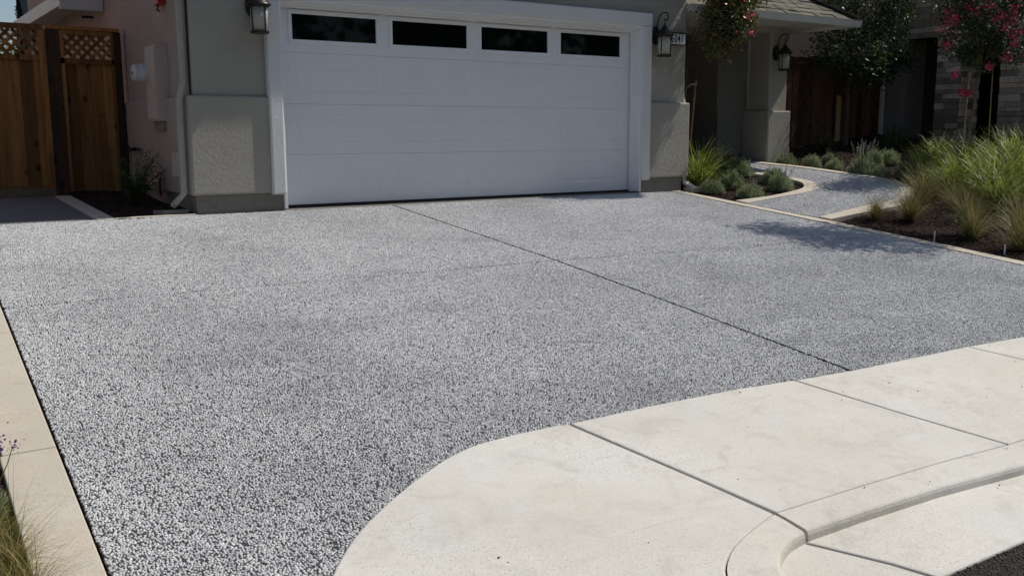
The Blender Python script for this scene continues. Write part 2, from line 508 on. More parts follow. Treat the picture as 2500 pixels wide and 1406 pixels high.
# scatter node group: pebbles or chips over a mesh
def scatter_group(name, dens, dmin, smin, smax, mat, noise_amt=0.25):
    g = bpy.data.node_groups.new(name, 'GeometryNodeTree')
    g.interface.new_socket('Geometry', in_out='INPUT', socket_type='NodeSocketGeometry')
    g.interface.new_socket('Geometry', in_out='OUTPUT', socket_type='NodeSocketGeometry')
    N, L = g.nodes, g.links
    i = N.new('NodeGroupInput'); o = N.new('NodeGroupOutput')
    # only the upward faces carry stones
    nrm = N.new('GeometryNodeInputNormal'); sep = N.new('ShaderNodeSeparateXYZ'); L.new(nrm.outputs[0], sep.inputs[0])
    cmp_ = N.new('FunctionNodeCompare'); cmp_.data_type = 'FLOAT'; cmp_.operation = 'GREATER_THAN'; cmp_.inputs[1].default_value = 0.7
    L.new(sep.outputs[2], cmp_.inputs[0])
    d = N.new('GeometryNodeDistributePointsOnFaces'); d.distribute_method = 'POISSON'
    d.inputs['Distance Min'].default_value = dmin; d.inputs['Density Max'].default_value = dens; d.inputs['Seed'].default_value = 5
    L.new(i.outputs[0], d.inputs['Mesh']); L.new(cmp_.outputs[0], d.inputs['Selection'])
    ico = N.new('GeometryNodeMeshIcoSphere'); ico.inputs['Radius'].default_value = 1.0; ico.inputs['Subdivisions'].default_value = 1
    sp = N.new('GeometryNodeSetPosition'); L.new(ico.outputs['Mesh'], sp.inputs['Geometry'])
    nz = N.new('ShaderNodeTexNoise'); nz.inputs['Scale'].default_value = 1.7; nz.inputs['Detail'].default_value = 0
    sb = N.new('ShaderNodeVectorMath'); sb.operation = 'SUBTRACT'; sb.inputs[1].default_value = (0.5, 0.5, 0.5)
    sc = N.new('ShaderNodeVectorMath'); sc.operation = 'SCALE'; sc.inputs['Scale'].default_value = noise_amt * 4
    L.new(nz.outputs['Color'], sb.inputs[0]); L.new(sb.outputs[0], sc.inputs[0]); L.new(sc.outputs[0], sp.inputs['Offset'])
    sm = N.new('GeometryNodeSetMaterial'); sm.inputs['Material'].default_value = mat; L.new(sp.outputs[0], sm.inputs[0])
    ip = N.new('GeometryNodeInstanceOnPoints'); L.new(d.outputs['Points'], ip.inputs['Points']); L.new(sm.outputs[0], ip.inputs['Instance'])
    rr = N.new('FunctionNodeRandomValue'); rr.data_type = 'FLOAT_VECTOR'
    rr.inputs[0].default_value = (-0.5, -0.5, 0); rr.inputs[1].default_value = (0.5, 0.5, 6.283)
    L.new(rr.outputs[0], ip.inputs['Rotation'])
    rs = N.new('FunctionNodeRandomValue'); rs.data_type = 'FLOAT_VECTOR'
    rs.inputs[0].default_value = smin; rs.inputs[1].default_value = smax; rs.inputs['Seed'].default_value = 3
    L.new(rs.outputs[0], ip.inputs['Scale'])
    j = N.new('GeometryNodeJoinGeometry'); L.new(i.outputs[0], j.inputs[0]); L.new(ip.outputs[0], j.inputs[0])
    L.new(j.outputs[0], o.inputs[0])
    return g


G_PEB = scatter_group('aggregate', 23000, 0.0083, (0.0043, 0.0038, 0.0044), (0.0084, 0.0068, 0.0072), M['pebble'])
G_CHIP = scatter_group('chips', 2600, 0.012, (0.007, 0.005, 0.003), (0.028, 0.012, 0.008), M['chip'])


def with_scatter(o, g):
    m = o.modifiers.new('scatter', 'NODES'); m.node_group = g; return o


# ------------------------------------------------------------------ driveway
drive = bpy.data.objects.new('driveway', None)
finish('driveway', drive, None, Vector((1.3, -3.2, -0.32)))
tag(drive, 'wide driveway of grey exposed aggregate in front of the garage', kind='structure')
zb = lambda x, y: 0.1 * y - 0.030
MB().prism([(-3.0, -0.16), (5.6, -0.16), (5.6, -6.6), (1.0, -6.5), (-1.0, -6.4), (-3.3, -8.3)], zb, 0.03).build('joint_filler', M['dark'], drive)
CURVE = [(-0.99, -6.243), (-1.44, -6.252), (-1.69, -6.322), (-1.98, -6.485), (-2.26, -6.685), (-2.45, -6.87), (-2.62, -7.10), (-2.84, -7.50), (-3.03, -7.88), (-3.16, -8.2)]


def smooth_poly(pts, n=4):
    out = []
    P = [Vector((p[0], p[1])) for p in pts]
    for i in range(len(P) - 1):
        p0 = P[max(i - 1, 0)]; p1 = P[i]; p2 = P[i + 1]; p3 = P[min(i + 2, len(P) - 1)]
        for k in range(n):
            t = k / n
            q = 0.5 * ((2 * p1) + (p2 - p0) * t + (2 * p0 - 5 * p1 + 4 * p2 - p3) * t * t + (3 * p1 - p0 - 3 * p2 + p3) * t ** 3)
            out.append((q.x, q.y))
    out.append(tuple(P[-1])); return out


CURVE = smooth_poly(CURVE, 4)
zd = lambda x, y: 0.1 * y - 0.004
g_ = 0.014
slabs = [
    [(-2.885, -0.20), (1.24 - g_, -0.20), (1.24 - g_, -3.183), (-2.995, -3.075)],
    [(1.24 + g_, -0.20), (5.472, -0.15), (5.49, -3.457), (1.24 + g_, -3.187)],
    [(-2.996, -3.088), (1.24 - g_, -3.199), (1.16 - g_, -4.7), (1.05 - g_, -6.325), (0.16, -6.245), (-0.43, -6.225)] + CURVE + [(-3.21, -8.2), (-3.14, -6.6)],
    [(1.24 + g_, -3.203), (5.49, -3.474), (5.45, -5.0), (5.44, -6.5), (2.86, -6.385), (1.05 + g_, -6.325), (1.16 + g_, -4.7)],
]
for s_ in slabs:
    o = MB().prism(s_, zd, 0.06).build('slab', M['matrix'], drive)
    with_scatter(o, G_PEB)
# concrete strip under the garage door
MB().prism([(0.0, 0.35), (4.88, 0.35), (4.88, -0.145), (4.6, -0.193), (-0.03, -0.193)], lambda x, y: 0.1 * min(y, 0) + 0.003, 0.1).build('threshold_strip', M['found'], drive, bevel=0.004)

# borders
bord = bpy.data.objects.new('driveway_border', None)
finish('driveway_border', bord, None, Vector((-3.2, -4, -0.4)))
tag(bord, 'smooth tan concrete border along the left edge of the driveway', kind='structure')
zt = lambda x, y: 0.1 * y + 0.007


def lx(y): return -2.890 + 0.040 * y   # inner edge of the left border


for y0, y1 in ((-1.9, -3.655), (-3.663, -5.455), (-5.463, -7.1), (-7.108, -8.6)):
    MB().prism([(lx(y0), y0), (lx(y1), y1), (lx(y1) - 0.205, y1), (lx(y0) - 0.215, y0)], zt, 0.12).build('border_slab', M['conc_border'], bord, bevel=0.006)
bordr = bpy.data.objects.new('driveway_edging', None)
finish('driveway_edging', bordr, None, Vector((5.6, -3, -0.3)))
tag(bordr, 'pale concrete edging along the right side of the driveway', kind='structure')
re = [(5.475, -0.13), (5.50, -1.25), (5.52, -2.5), (5.495, -4.1), (5.45, -5.2), (5.44, -6.48)]
ro = [(5.64, -0.16), (5.66, -1.25), (5.695, -2.5), (5.675, -4.1), (5.63, -5.2), (5.62, -6.48)]
for i in range(5):
    MB().prism([re[i], (re[i + 1][0], re[i + 1][1] + 0.004), (ro[i + 1][0], ro[i + 1][1] + 0.004), ro[i]], zt, 0.12).build('edging_slab', M['conc_border'], bordr, bevel=0.006)

# ------------------------------------------------------------------ sidewalk, curb, gutter, road
walk = bpy.data.objects.new('sidewalk', None)
finish('sidewalk', walk, None, Vector((0, -6.9, -0.7)))
tag(walk, 'pale concrete sidewalk slabs crossing the foot of the driveway', kind='structure')
zs = lambda x, y: 0.1 * y + 0.008
MB().prism([(-3.4, -6.15), (7, -6.15), (7, -7.46), (-0.80, -7.44), (-1.06, -7.47), (-1.26, -7.58), (-1.38, -7.8), (-1.39, -8.3), (-3.4, -8.3)], lambda x, y: 0.1 * y - 0.03, 0.05).build('joint_filler', M['dark'], walk)
cb = smooth_poly([(-0.842, -7.364), (-1.04, -7.42), (-1.22, -7.49), (-1.36, -7.60), (-1.425, -7.76), (-1.44, -8.3)], 4)
cin = [(x - 0.004, y + 0.012) for x, y in CURVE]
P1 = [(-0.998, -6.246)] + cin[1:] + [(-3.19, -8.3)] + cb[::-1] + [(-0.888, -6.98)]
P2 = [(-0.982, -6.243), (-0.43, -6.238), (0.16, -6.258), (0.564, -6.30), (0.663, -6.91), (0.768, -7.424), (0.27, -7.39), (-0.3, -7.37), (-0.822, -7.362), (-0.872, -6.98)]
P3 = [(0.575, -6.303), (1.05, -6.338), (2.206, -6.365), (2.28, -6.7), (2.42, -7.44), (0.778, -7.424), (0.673, -6.91)]
P4 = [(2.215, -6.366), (2.86, -6.40), (5.44, -6.515), (7, -6.55), (7, -7.44), (2.43, -7.44), (2.289, -6.7)]
for P in (P1, P2, P3, P4):
    MB().prism(P, zs, 0.11).build('paving_slab', M['conc'], walk, bevel=0.008)
curb = bpy.data.objects.new('curb', None)
finish('curb', curb, None, Vector((0, -7.5, -0.76)))
tag(curb, 'low rolled concrete curb with shallow gutter beside the sidewalk', kind='structure')


def curb_run(back, front, mb):
    # profile from the back line over the top to a rounded nose and down into the gutter
    n = len(back); prof = [(0, 0.006), (0.35, 0.004), (0.75, -0.001), (0.93, -0.004), (0.98, -0.009), (1.015, -0.022), (1.035, -0.05), (1.04, -0.12)]
    vs = []
    for b, f in zip(back, front):
        for t, dz in prof:
            x = b[0] + (f[0] - b[0]) * t; y = b[1] + (f[1] - b[1]) * t
            vs.append((x, y, 0.1 * y + dz))
        vs.append((b[0], b[1], 0.1 * b[1] - 0.12))
    k = len(prof) + 1
    fs = []
    for i in range(n - 1):
        for j in range(k):
            fs.append((i * k + j, i * k + (j + 1) % k, (i + 1) * k + (j + 1) % k, (i + 1) * k + j))
    fs.append(tuple(range(k))); fs.append(tuple(range((n - 1) * k + k - 1, (n - 1) * k - 1, -1)))
    mb.add(vs, fs)
    bm_fix = mb
    return bm_fix


bk = [(-0.822, -7.366), (-0.3, -7.374), (0.27, -7.394), (0.77, -7.428), (1.6, -7.444), (3.0, -7.444), (7, -7.444)]
fr = [(-0.815, -7.51), (-0.49, -7.513), (0.04, -7.533), (0.61, -7.585), (1.5, -7.61), (3.0, -7.61), (7, -7.61)]
curb_run(bk, fr, MB()).build('curb_piece', M['conc'], curb, smooth=False)
bk2 = smooth_poly([(-0.842, -7.368), (-1.04, -7.424), (-1.215, -7.494), (-1.355, -7.604), (-1.42, -7.764), (-1.435, -8.3)], 4)
fr2 = smooth_poly([(-0.838, -7.515), (-0.95, -7.535), (-1.06, -7.585), (-1.15, -7.67), (-1.205, -7.80), (-1.225, -8.3)], 4)
curb_run(bk2, fr2, MB()).build('curb_piece', M['conc'], curb)
zg = lambda x, y: 0.1 * y - 0.046
MB().prism([(-0.858, -7.46), (-0.49, -7.46), (0.04, -7.48), (0.61, -7.53), (1.5, -7.56), (7, -7.56), (7, -7.96), (2.0, -7.95), (-0.60, -7.93), (-0.665, -7.78)], zg, 0.1).build('gutter_pan', M['conc'], curb, bevel=0.008)
MB().prism([(-0.872, -7.46), (-1.02, -7.50), (-1.16, -7.60), (-1.25, -7.80), (-1.27, -8.4), (-0.54, -8.4), (-0.617, -7.93), (-0.682, -7.78)], zg, 0.1).build('gutter_pan', M['conc'], curb, bevel=0.008)
MB().add([(-60, -7.97, -0.90), (60, -7.97, -0.90), (60, -16, -0.98), (-60, -16, -0.98), ], [(0, 3, 2, 1)]).build('road', M['asphalt'])
tag(bpy.data.objects['road'], 'dark asphalt road at the bottom right corner', kind='structure')
with_scatter(MB().prism([(-0.598, -7.935), (3.5, -7.965), (3.5, -8.5), (-0.53, -8.4)], lambda x, y: -0.845 + 0.06 * (y + 7.94), 0.01).build('road_edge', M['asphalt']),
             scatter_group('asphalt_grit', 9000, 0.010, (0.004, 0.004, 0.003), (0.010, 0.008, 0.006), m_plain('asphalt_stone', (0.075, 0.062, 0.056), 0.9, 0, 0.2, 0.5)))
tag(bpy.data.objects['road_edge'], 'coarse dark asphalt edge against the gutter', kind='structure')

# ------------------------------------------------------------------ front path and beds
bedL = [(5.674, -1.15), (6.23, -1.24), (6.74, -1.21), (7.04, -1.12), (7.26, -0.91), (7.33, -0.70), (7.33, -0.4), (7.30, 0.0), (7.2, 0.45), (7.1, 0.8)]
outL = [(5.665, -1.35), (6.21, -1.362), (6.73, -1.38), (7.14, -1.285), (7.37, -1.08), (7.485, -0.78), (7.48, -0.4), (7.44, 0.0), (7.35, 0.45), (7.25, 0.8)]
pR = [(5.70, -2.44), (6.14, -2.412), (6.64, -2.40), (7.15, -2.40), (7.59, -2.235), (7.92, -2.0), (8.15, -1.72), (8.28, -1.35), (8.275, -0.98), (8.25, -0.42), (8.22, -0.06), (8.12, 0.4), (8.02, 0.8)]
pRo = [(5.70, -2.60), (6.24, -2.615), (6.79, -2.65), (7.33, -2.58), (7.83, -2.33), (8.12, -2.05), (8.31, -1.75), (8.42, -1.35), (8.41, -0.98), (8.38, -0.42), (8.35, -0.06), (8.25, 0.4), (8.15, 0.8)]
sbL, soL = smooth_poly(bedL, 3), smooth_poly(outL, 3)
spR, spRo = smooth_poly(pR, 3), smooth_poly(pRo, 3)
path = MB().prism(soL + spR[::-1], lambda x, y: H(x, y) + 0.002, 0.08).build('path', M['matrix'])
tag(path, 'curving front path of grey aggregate leading to the porch', kind='structure')
with_scatter(path, G_PEB)
pcurb = bpy.data.objects.new('path_curb', None)
finish('path_curb', pcurb, None, Vector((7, -1.5, 0)))
tag(pcurb, 'pale concrete curbs on both sides of the curving path', kind='structure')


def strip(a, b, name, cuts, mat, parent, dz=0.018):
    idx = [0] + cuts + [len(a) - 1]
    for i0, i1 in zip(idx[:-1], idx[1:]):
        sh = 0.0
        MB().prism(a[i0:i1 + 1] + b[i0:i1 + 1][::-1], lambda x, y: H(x, y) + dz, 0.12).build(name, mat, parent, bevel=0.006)


strip(sbL, soL, 'curb_slab', [9, 18], M['conc_border'], pcurb)
strip(spR, spRo, 'curb_slab', [9, 20, 28], M['conc_border'], pcurb)


def bed(name, poly, label, dz=-0.03, grid=0.25):
    # clipped grid so the sheet follows the ground levels
    bm = bmesh.new()
    vs = [bm.verts.new((x, y, 0)) for x, y in poly]
    bm.faces.new(vs)
    xs = [p[0] for p in poly]; ys = [p[1] for p in poly]
    for a, b, axis in ((min(xs), max(xs), 0), (min(ys), max(ys), 1)):
        t = a + grid
        while t < b:
            co = (t, 0, 0) if axis == 0 else (0, t, 0); no = (1, 0, 0) if axis == 0 else (0, 1, 0)
            bmesh.ops.bisect_plane(bm, geom=bm.verts[:] + bm.edges[:] + bm.faces[:], plane_co=co, plane_no=no)
            t += grid
    bmesh.ops.triangulate(bm, faces=bm.faces[:])
    for v in bm.verts:
        v.co.z = H(v.co.x, v.co.y) + dz + 0.025 * math.sin(v.co.x * 5.1) * math.sin(v.co.y * 4.3) * 0.6
    for f in bm.faces:
        if f.normal.z < 0: f.normal_flip()
    bm.normal_update()
    for f in bm.faces:
        if f.normal.z < 0: f.normal_flip()
    me = bpy.data.meshes.new(name); bm.to_mesh(me); bm.free(); me.materials.append(M['soil'])
    o = bpy.data.objects.new(name, me); finish(name, o, None, Vector((0, 0, 0)))
    tag(o, label, kind='structure'); with_scatter(o, G_CHIP); return o


bed('planting_bed', [(5.645, -0.15)] + [(5.655, -1.15)] + sbL + [(7.1, 0.9), (5.6, 0.9)], 'bark mulch bed between garage corner and curving path')
bed('planting_bed', [(5.68, -2.60)] + spRo[1:] + [(8.1, 0.62), (12.4, 0.62), (12.4, -2.5), (11, -4.2), (8.5, -6.3), (5.64, -6.3), (5.67, -4.1)], 'bark mulch bed with grasses right of the driveway')
bed('planting_bed', [(8.8, 0.63), (12.4, 0.63), (12.4, 1.5), (8.8, 1.5)], 'dark mulch strip under the back fence')
bed('side_bed', [(-1.68, -0.23), (-0.9, -0.23), (-0.9, 2.4), (-1.68, 2.4)], 'dark mulch bed beside the left garage wall', -0.012)
bed('side_bed', [(-6.5, -5.0), (-3.33, -5.0), (-3.42, -8.5), (-6.5, -8.5)], 'mulch bed left of the concrete border', -0.02)

# gate path
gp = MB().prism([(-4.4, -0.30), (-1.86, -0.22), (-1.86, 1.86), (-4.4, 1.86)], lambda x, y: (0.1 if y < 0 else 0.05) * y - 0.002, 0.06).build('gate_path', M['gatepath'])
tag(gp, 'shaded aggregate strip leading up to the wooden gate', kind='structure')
ge = bpy.data.objects.new('gate_path_edging', None); finish('gate_path_edging', ge, None, Vector((-1.75, 0.8, 0)))
tag(ge, 'concrete edging between gate path and side bed', kind='structure')
zt2 = lambda x, y: (0.1 if y < 0 else 0.05) * y + 0.008
MB().prism([(-1.855, -0.22), (-1.69, -0.22), (-1.70, 1.86), (-1.855, 1.86)], zt2, 0.1).build('edging_slab', M['conc_border'], ge, bevel=0.005)
MB().prism([(-1.684, -0.215), (-0.93, -0.195), (-0.93, -0.15), (-1.684, -0.165)], zt2, 0.1).build('edging_slab', M['conc_border'], ge, bevel=0.005)
pv = MB().prism([(-1.30, -0.02), (-0.99, 0.02), (-0.97, -0.11), (-1.22, -0.13)], lambda x, y: 0.03, 0.05).build('stepping_paver', M['found'], bevel=0.006)
tag(pv, 'thin grey concrete paver lying in the side bed below the downspout', 'paver')

# ------------------------------------------------------------------ the house
house = thing('house', 'beige stucco house with white two-car garage door and porch', 'house', (2.4, 0, 0))
st = M['stucco']
MB().box(-0.905, -0.14, -0.15, 0.35, 0.17, 2.62).build('garage_wall', st, house, bevel=0.02, seg=3)
MB().box(5.02, 5.71, -0.15, 0.35, 0.17, 2.62).build('garage_wall', st, house, bevel=0.02, seg=3)
MB().box(-0.905, 5.71, -0.152, 0.35, 2.22, 3.15).build('header_wall', st, house, bevel=0.02, seg=3)
MB().box(-0.91, -0.70, 0.30, 9.0, 0.17, 3.15).build('side_wall', M['stucco_bounce'], house, bevel=0.02)
MB().box(5.46, 5.712, 0.30, 3.4, 0.17, 3.15).build('side_wall', st, house, bevel=0.02)
MB().box(-0.955, -0.13, -0.20, 0.30, 0.165, 1.135).build('wainscot', st, house, bevel=0.022, seg=3)
MB().box(5.01, 5.765, -0.20, 0.30, 0.175, 1.165).build('wainscot', st, house, bevel=0.022, seg=3)
MB().box(-0.953, -0.72, 0.29, 9.0, 0.165, 1.133).build('wainscot', M['stucco_bounce'], house, bevel=0.02)
MB().box(5.50, 5.763, 0.29, 3.3, 0.175, 1.163).build('wainscot', st, house, bevel=0.02)
MB().box(-0.91, -0.015, -0.17, 0.3, -0.2, 0.168).build('foundation', M['found'], house, bevel=0.012)
MB().box(4.895, 5.66, -0.17, 0.3, -0.2, 0.178).build('foundation', M['found'], house, bevel=0.012)
MB().box(-0.91, -0.75, 0.29, 9.0, -0.2, 0.167).build('foundation', M['found'], house)
MB().box(5.48, 5.66, 0.29, 3.3, -0.2, 0.177).build('foundation', M['found'], house)
# stucco trim round the opening
MB().box(-0.148, 0.0, -0.232, 0.1, 0.15, 2.125).build('door_trim', M['trim'], house, bevel=0.018, seg=3)
MB().box(4.88, 5.03, -0.232, 0.1, 0.15, 2.125).build('door_trim', M['trim'], house, bevel=0.018, seg=3)
MB().box(-0.148, 5.03, -0.234, 0.1, 2.125, 2.285).build('door_trim', M['trim'], house, bevel=0.018, seg=3)
# wooden jambs, stops
MB().box(4.86, 4.893, -0.205, 0.02, 0.003, 2.12).build('door_jamb', M['white'], house, bevel=0.003)
MB().box(-0.016, 0.016, -0.205, 0.02, 0.003, 2.12).build('door_jamb', M['white'], house, bevel=0.003)
MB().box(4.835, 4.862, -0.085, -0.02, 0.003, 2.10).build('door_stop', M['white'], house, bevel=0.003)
MB().box(0.014, 0.04, -0.085, -0.02, 0.003, 2.10).build('door_stop', M['white'], house, bevel=0.003)
MB().box(0.016, 4.86, -0.205, 0.02, 2.095, 2.126).build('door_stop', M['white'], house, bevel=0.003)
MB().box(0.03, 4.84, -0.135, -0.02, 2.072, 2.097).build('door_stop', M['white'], house, bevel=0.004)
MB().box(0.03, 4.84, -0.075, -0.02, 2.045, 2.074).build('door_stop', M['white'], house, bevel=0.004)
# garage door: four sections
gd = bpy.data.objects.new('garage_door', None)
finish('garage_door', gd, house, Vector((2.44, 0, 0)))


def section(z0, z1, windows):
    mb = MB()
    x0, w, pit = 0.203, 0.978, 1.1653
    if windows: pz0, pz1 = 1.729, 1.999
    else: pz0, pz1 = z0 + 0.125, z1 - 0.125
    xs = [0.0]
    for k in range(4): xs += [x0 + k * pit, x0 + k * pit + w]
    xs.append(4.88)
    t = 0.045
    # back, edges
    mb.add([(0, 0, z0), (4.88, 0, z0), (4.88, 0, z1), (0, 0, z1), (0, t, z0), (4.88, t, z0), (4.88, t, z1), (0, t, z1)],
           [(4, 7, 6, 5), (0, 4, 5, 1), (3, 2, 6, 7), (0, 3, 7, 4), (1, 5, 6, 2)])
    for i in range(len(xs) - 1):
        for (a, b_) in ((z0, pz0), (pz0, pz1), (pz1, z1)):
            if (a, b_) == (pz0, pz1) and i % 2 == 1: continue
            mb.add([(xs[i], 0, a), (xs[i + 1], 0, a), (xs[i + 1], 0, b_), (xs[i], 0, b_)], [(0, 1, 2, 3)])
    for k in range(4):
        a, b_ = x0 + k * pit, x0 + k * pit + w
        rings = [(0, 0), (0.012, 0.0055), (0.030, 0.0055), (0.055, 0.001)] if not windows else [(0, 0), (0.0, 0.03)]
        vs = []
        for ins, d in rings:
            vs += [(a + ins, d, pz0 + ins), (b_ - ins, d, pz0 + ins), (b_ - ins, d, pz1 - ins), (a + ins, d, pz1 - ins)]
        fs = []
        for q in range(len(rings) - 1):
            for e in range(4):
                fs.append((q * 4 + e, q * 4 + (e + 1) % 4, q * 4 + 4 + (e + 1) % 4, q * 4 + 4 + e))
        if not windows: fs.append(tuple((len(rings) - 1) * 4 + e for e in range(4)))
        mb.add(vs, fs)
    mb.build('door_section', M['white'], gd)
    if windows:
        for k in range(4):
            a, b_ = x0 + k * pit, x0 + k * pit + w
            fm = MB()
            e0, e1, y0, y1 = 0.038, -0.004, -0.012, 0.02
            def fr(xa, xb, za, zb_): fm.box(xa, xb, y0, y1, za, zb_)
            fr(a - e0, b_ + e0, pz1 - 0.006, pz1 + e0); fr(a - e0, b_ + e0, pz0 - e0, pz0 + 0.006)
            fr(a - e0, a + 0.006, pz0 + 0.006, pz1 - 0.006); fr(b_ - 0.006, b_ + e0, pz0 + 0.006, pz1 - 0.006)
            fm.build('window_frame', M['white'], gd, bevel=0.004)
            MB().box(a + 0.002, b_ - 0.002, 0.008, 0.016, pz0 + 0.002, pz1 - 0.002).build('window_pane', M['glass'], gd)


for k in range(4):
    section(0.022 + k * 0.5275, 0.022 + (k + 1) * 0.5275 - 0.0022, k == 3)
MB().box(0.02, 4.86, 0.005, 0.04, 0.004, 0.021).build('bottom_seal', M['black'], gd)
MB().box(0.0, 4.88, 0.047, 0.06, 0.0, 2.13).build('door_backing', M['dark'], gd)
# garage roof with eave and gutter
ex0, ex1, ey, ez = -1.32, 6.14, -0.462, 3.0
MB().add([(ex0, ey, ez), (ex1, ey, ez), (ex1, 4.2, ez + 1.9), (ex0, 4.2, ez + 1.9), (ex0, ey, ez + 0.16), (ex1, ey, ez + 0.16), (ex1, 4.2, ez + 2.06), (ex0, 4.2, ez + 2.06)],
         [(0, 3, 2, 1), (4, 5, 6, 7), (0, 1, 5, 4), (1, 2, 6, 5), (2, 3, 7, 6), (3, 0, 4, 7)]).build('garage_roof', M['shingle'], house)
MB().box(-0.9, 5.7, 0.3, 9.0, 2.98, 3.05).build('garage_ceiling', M['white2'], house)
MB().box(-0.9, 5.7, 4.2, 9.0, 3.1, 5.4).build('upper_storey', st, house)
# side eave of the left rear roof
MB().box(-1.42, -1.38, 3.3, 9.0, 2.31, 2.43).build('fascia', M['white2'], house, bevel=0.004)
MB().box(-1.38, -0.9, 3.3, 9.0, 2.44, 2.50).build('soffit', M['white2'], house)
MB().box(-1.42, -0.92, 3.26, 3.298, 2.27, 2.62).build('fascia', M['white2'], house, bevel=0.004)
MB().box(-1.05, -0.91, 3.9, 3.94, 2.25, 2.28).build('pipe_stub', M['black'], house)
# downspouts
ds = lambda pts, r0: MB().tube(pts, r0, 4, sq=True)
ds([(-0.96, -0.09, 3.0), (-0.96, -0.09, 1.26), (-1.01, -0.09, 1.10), (-1.01, -0.09, 0.19), (-1.10, 0.0, 0.06)], 0.038).build('downspout', M['spout'], house, bevel=0.006)
ds([(5.725, -0.06, 3.0), (5.725, -0.06, 1.28), (5.772, -0.075, 1.12), (5.765, -0.09, 0.16), (5.75, -0.13, 0.10), (5.86, -0.24, 0.005)], 0.038).build('downspout', M['white2'], house, bevel=0.006)
MB().box(-0.918, -0.906, -0.158, -0.140, 1.14, 2.95).build('wall_joint', M['dark'], house)
# porch: column, beam, ceiling, roof
MB().box(8.335, 8.755, 0.67, 1.09, 1.10, 2.36).build('porch_column', st, house, bevel=0.018, seg=3)
MB().box(8.28, 8.81, 0.615, 1.145, 0.25, 1.108).build('column_base', st, house, bevel=0.02, seg=3)
MB().box(5.7, 8.757, 0.668, 1.088, 2.30, 2.52).build('porch_beam', st, house, bevel=0.015)
MB().box(8.337, 8.753, 1.088, 3.3, 2.302, 2.52).build('porch_beam', st, house, bevel=0.015)
gy, gx, gz = -0.20, 9.40, 2.462
MB().box(5.7, gx, gy + 0.01, 3.4, 2.40, 2.425).build('porch_soffit', M['white2'], house)
# gutter with a curved front
gprof = [(0.0, 0.0), (0.0, -0.085), (0.03, -0.095), (0.09, -0.095), (0.105, -0.06), (0.115, -0.02), (0.13, 0.0), (0.12, 0.0), (0.10, -0.03), (0.08, -0.085), (0.03, -0.085), (0.01, -0.075), (0.01, 0.0)]


def gutter(a, b, outdir, mb):
    a = Vector(a); b = Vector(b); n = len(gprof); o_ = Vector(outdir)
    vs = [p + o_ * (q[0] - 0.115) + Vector((0, 0, q[1])) for p in (a, b) for q in gprof]
    fs = [(i, (i + 1) % n, n + (i + 1) % n, n + i) for i in range(n)]
    fs += [tuple(range(n - 1, -1, -1)), tuple(range(n, 2 * n))]
    mb.add(vs, fs)


gm = MB(); gutter((5.7, gy, gz), (gx, gy, gz), (0, -1, 0), gm)
gm.build('porch_gutter', M['white2'], house)
gm = MB(); gutter((gx, gy + 0.116, gz - 0.001), (gx, 3.4, gz - 0.001), (1, 0, 0), gm)
gm.build('porch_gutter', M['white2'], house)
pr = 0.62
roof = MB()
a0 = (5.7, gy + 0.03, gz - 0.01); c0 = (gx - 0.03, gy + 0.03, gz - 0.01)
run = 1.85
roof.add([a0, c0, (c0[0] - run, c0[1] + run, c0[2] + run * pr), (5.7, a0[1] + run, a0[2] + run * pr), (c0[0], c0[1] + 2 * run, c0[2]), (5.7, a0[1] + 2 * run, a0[2])],
         [(0, 1, 2, 3), (1, 4, 2), (2, 4, 5, 3)])
rf = roof.build('porch_roof', M['shingle'], house)
sl = math.sqrt(1 + pr * pr); nrm_f = Vector((0, -pr, 1)).normalized(); up_f = Vector((0, 1, pr)).normalized()
nrm_s = Vector((pr, 0, 1)).normalized()
shm = {}
rows = 12
for rI in range(rows):
    d0 = rI * 0.135
    y0 = a0[1] - 0.02 + d0 / sl; 
    xe = c0[0] - (d0 + 0.07) / sl
    x = 5.72 - (0.11 if rI % 2 else 0.0) + rnd.uniform(0, 0.04)
    while x < xe:
        w = rnd.choice((0.13, 0.17, 0.21, 0.25, 0.30))
        x1 = min(x + w - 0.006, xe)
        if x1 - x > 0.03 and x1 > 6.4:
            th = rnd.choice((0.006, 0.009, 0.013))
            base = Vector(((x + x1) / 2, y0, a0[2] - 0.02 * pr + d0 / sl * pr)) + up_f * 0.08
            mb = MB(); mb.obox(base + nrm_f * (0.008 + th), (Vector((1, 0, 0)) * (x1 - x) / 2), (up_f + nrm_f * -0.05) * 0.082, nrm_f * th / 2)
            mb.build('shingle', M['shingle'], rf)
        x += w
for k in range(13):
    p = Vector(c0) + Vector((-1, 1, pr)) * (k * 0.135)
    dirh = Vector((-1, 1, pr)).normalized(); side = Vector((1, 1, 0)).normalized()
    MB().obox(p + Vector((0, 0, 0.035 + 0.0)) + dirh * 0.1, side * 0.11, dirh * 0.12, (dirh.cross(side) * 0.006)).build('hip_shingle', M['shingle'], rf)
# entry walls behind the porch
MB().box(8.58, 9.32, 2.0, 2.2, 0.2, 2.42).build('entry_wall', st, house, bevel=0.01)
MB().box(8.56, 9.37, 1.96, 2.0, 0.2, 1.17).build('wainscot', st, house, bevel=0.01)
MB().box(5.7, 8.6, 3.2, 3.4, 0.2, 3.1).build('entry_wall', st, house)
MB().box(8.58, 8.7, 2.2, 3.3, 0.2, 2.9).build('entry_wall', st, house)
MB().box(7.0, 7.95, 3.16, 3.2, 0.33, 2.40).build('front_door', M['cedar_dk'], house)
MB().box(5.72, 9.2, 0.80, 3.3, 0.1, 0.30).build('porch_floor', M['found'], house)
MB().box(5.72, 5.9, 0.8, 3.25, 0.31, 2.3).build('entry_wall', M['fence_old'], house)

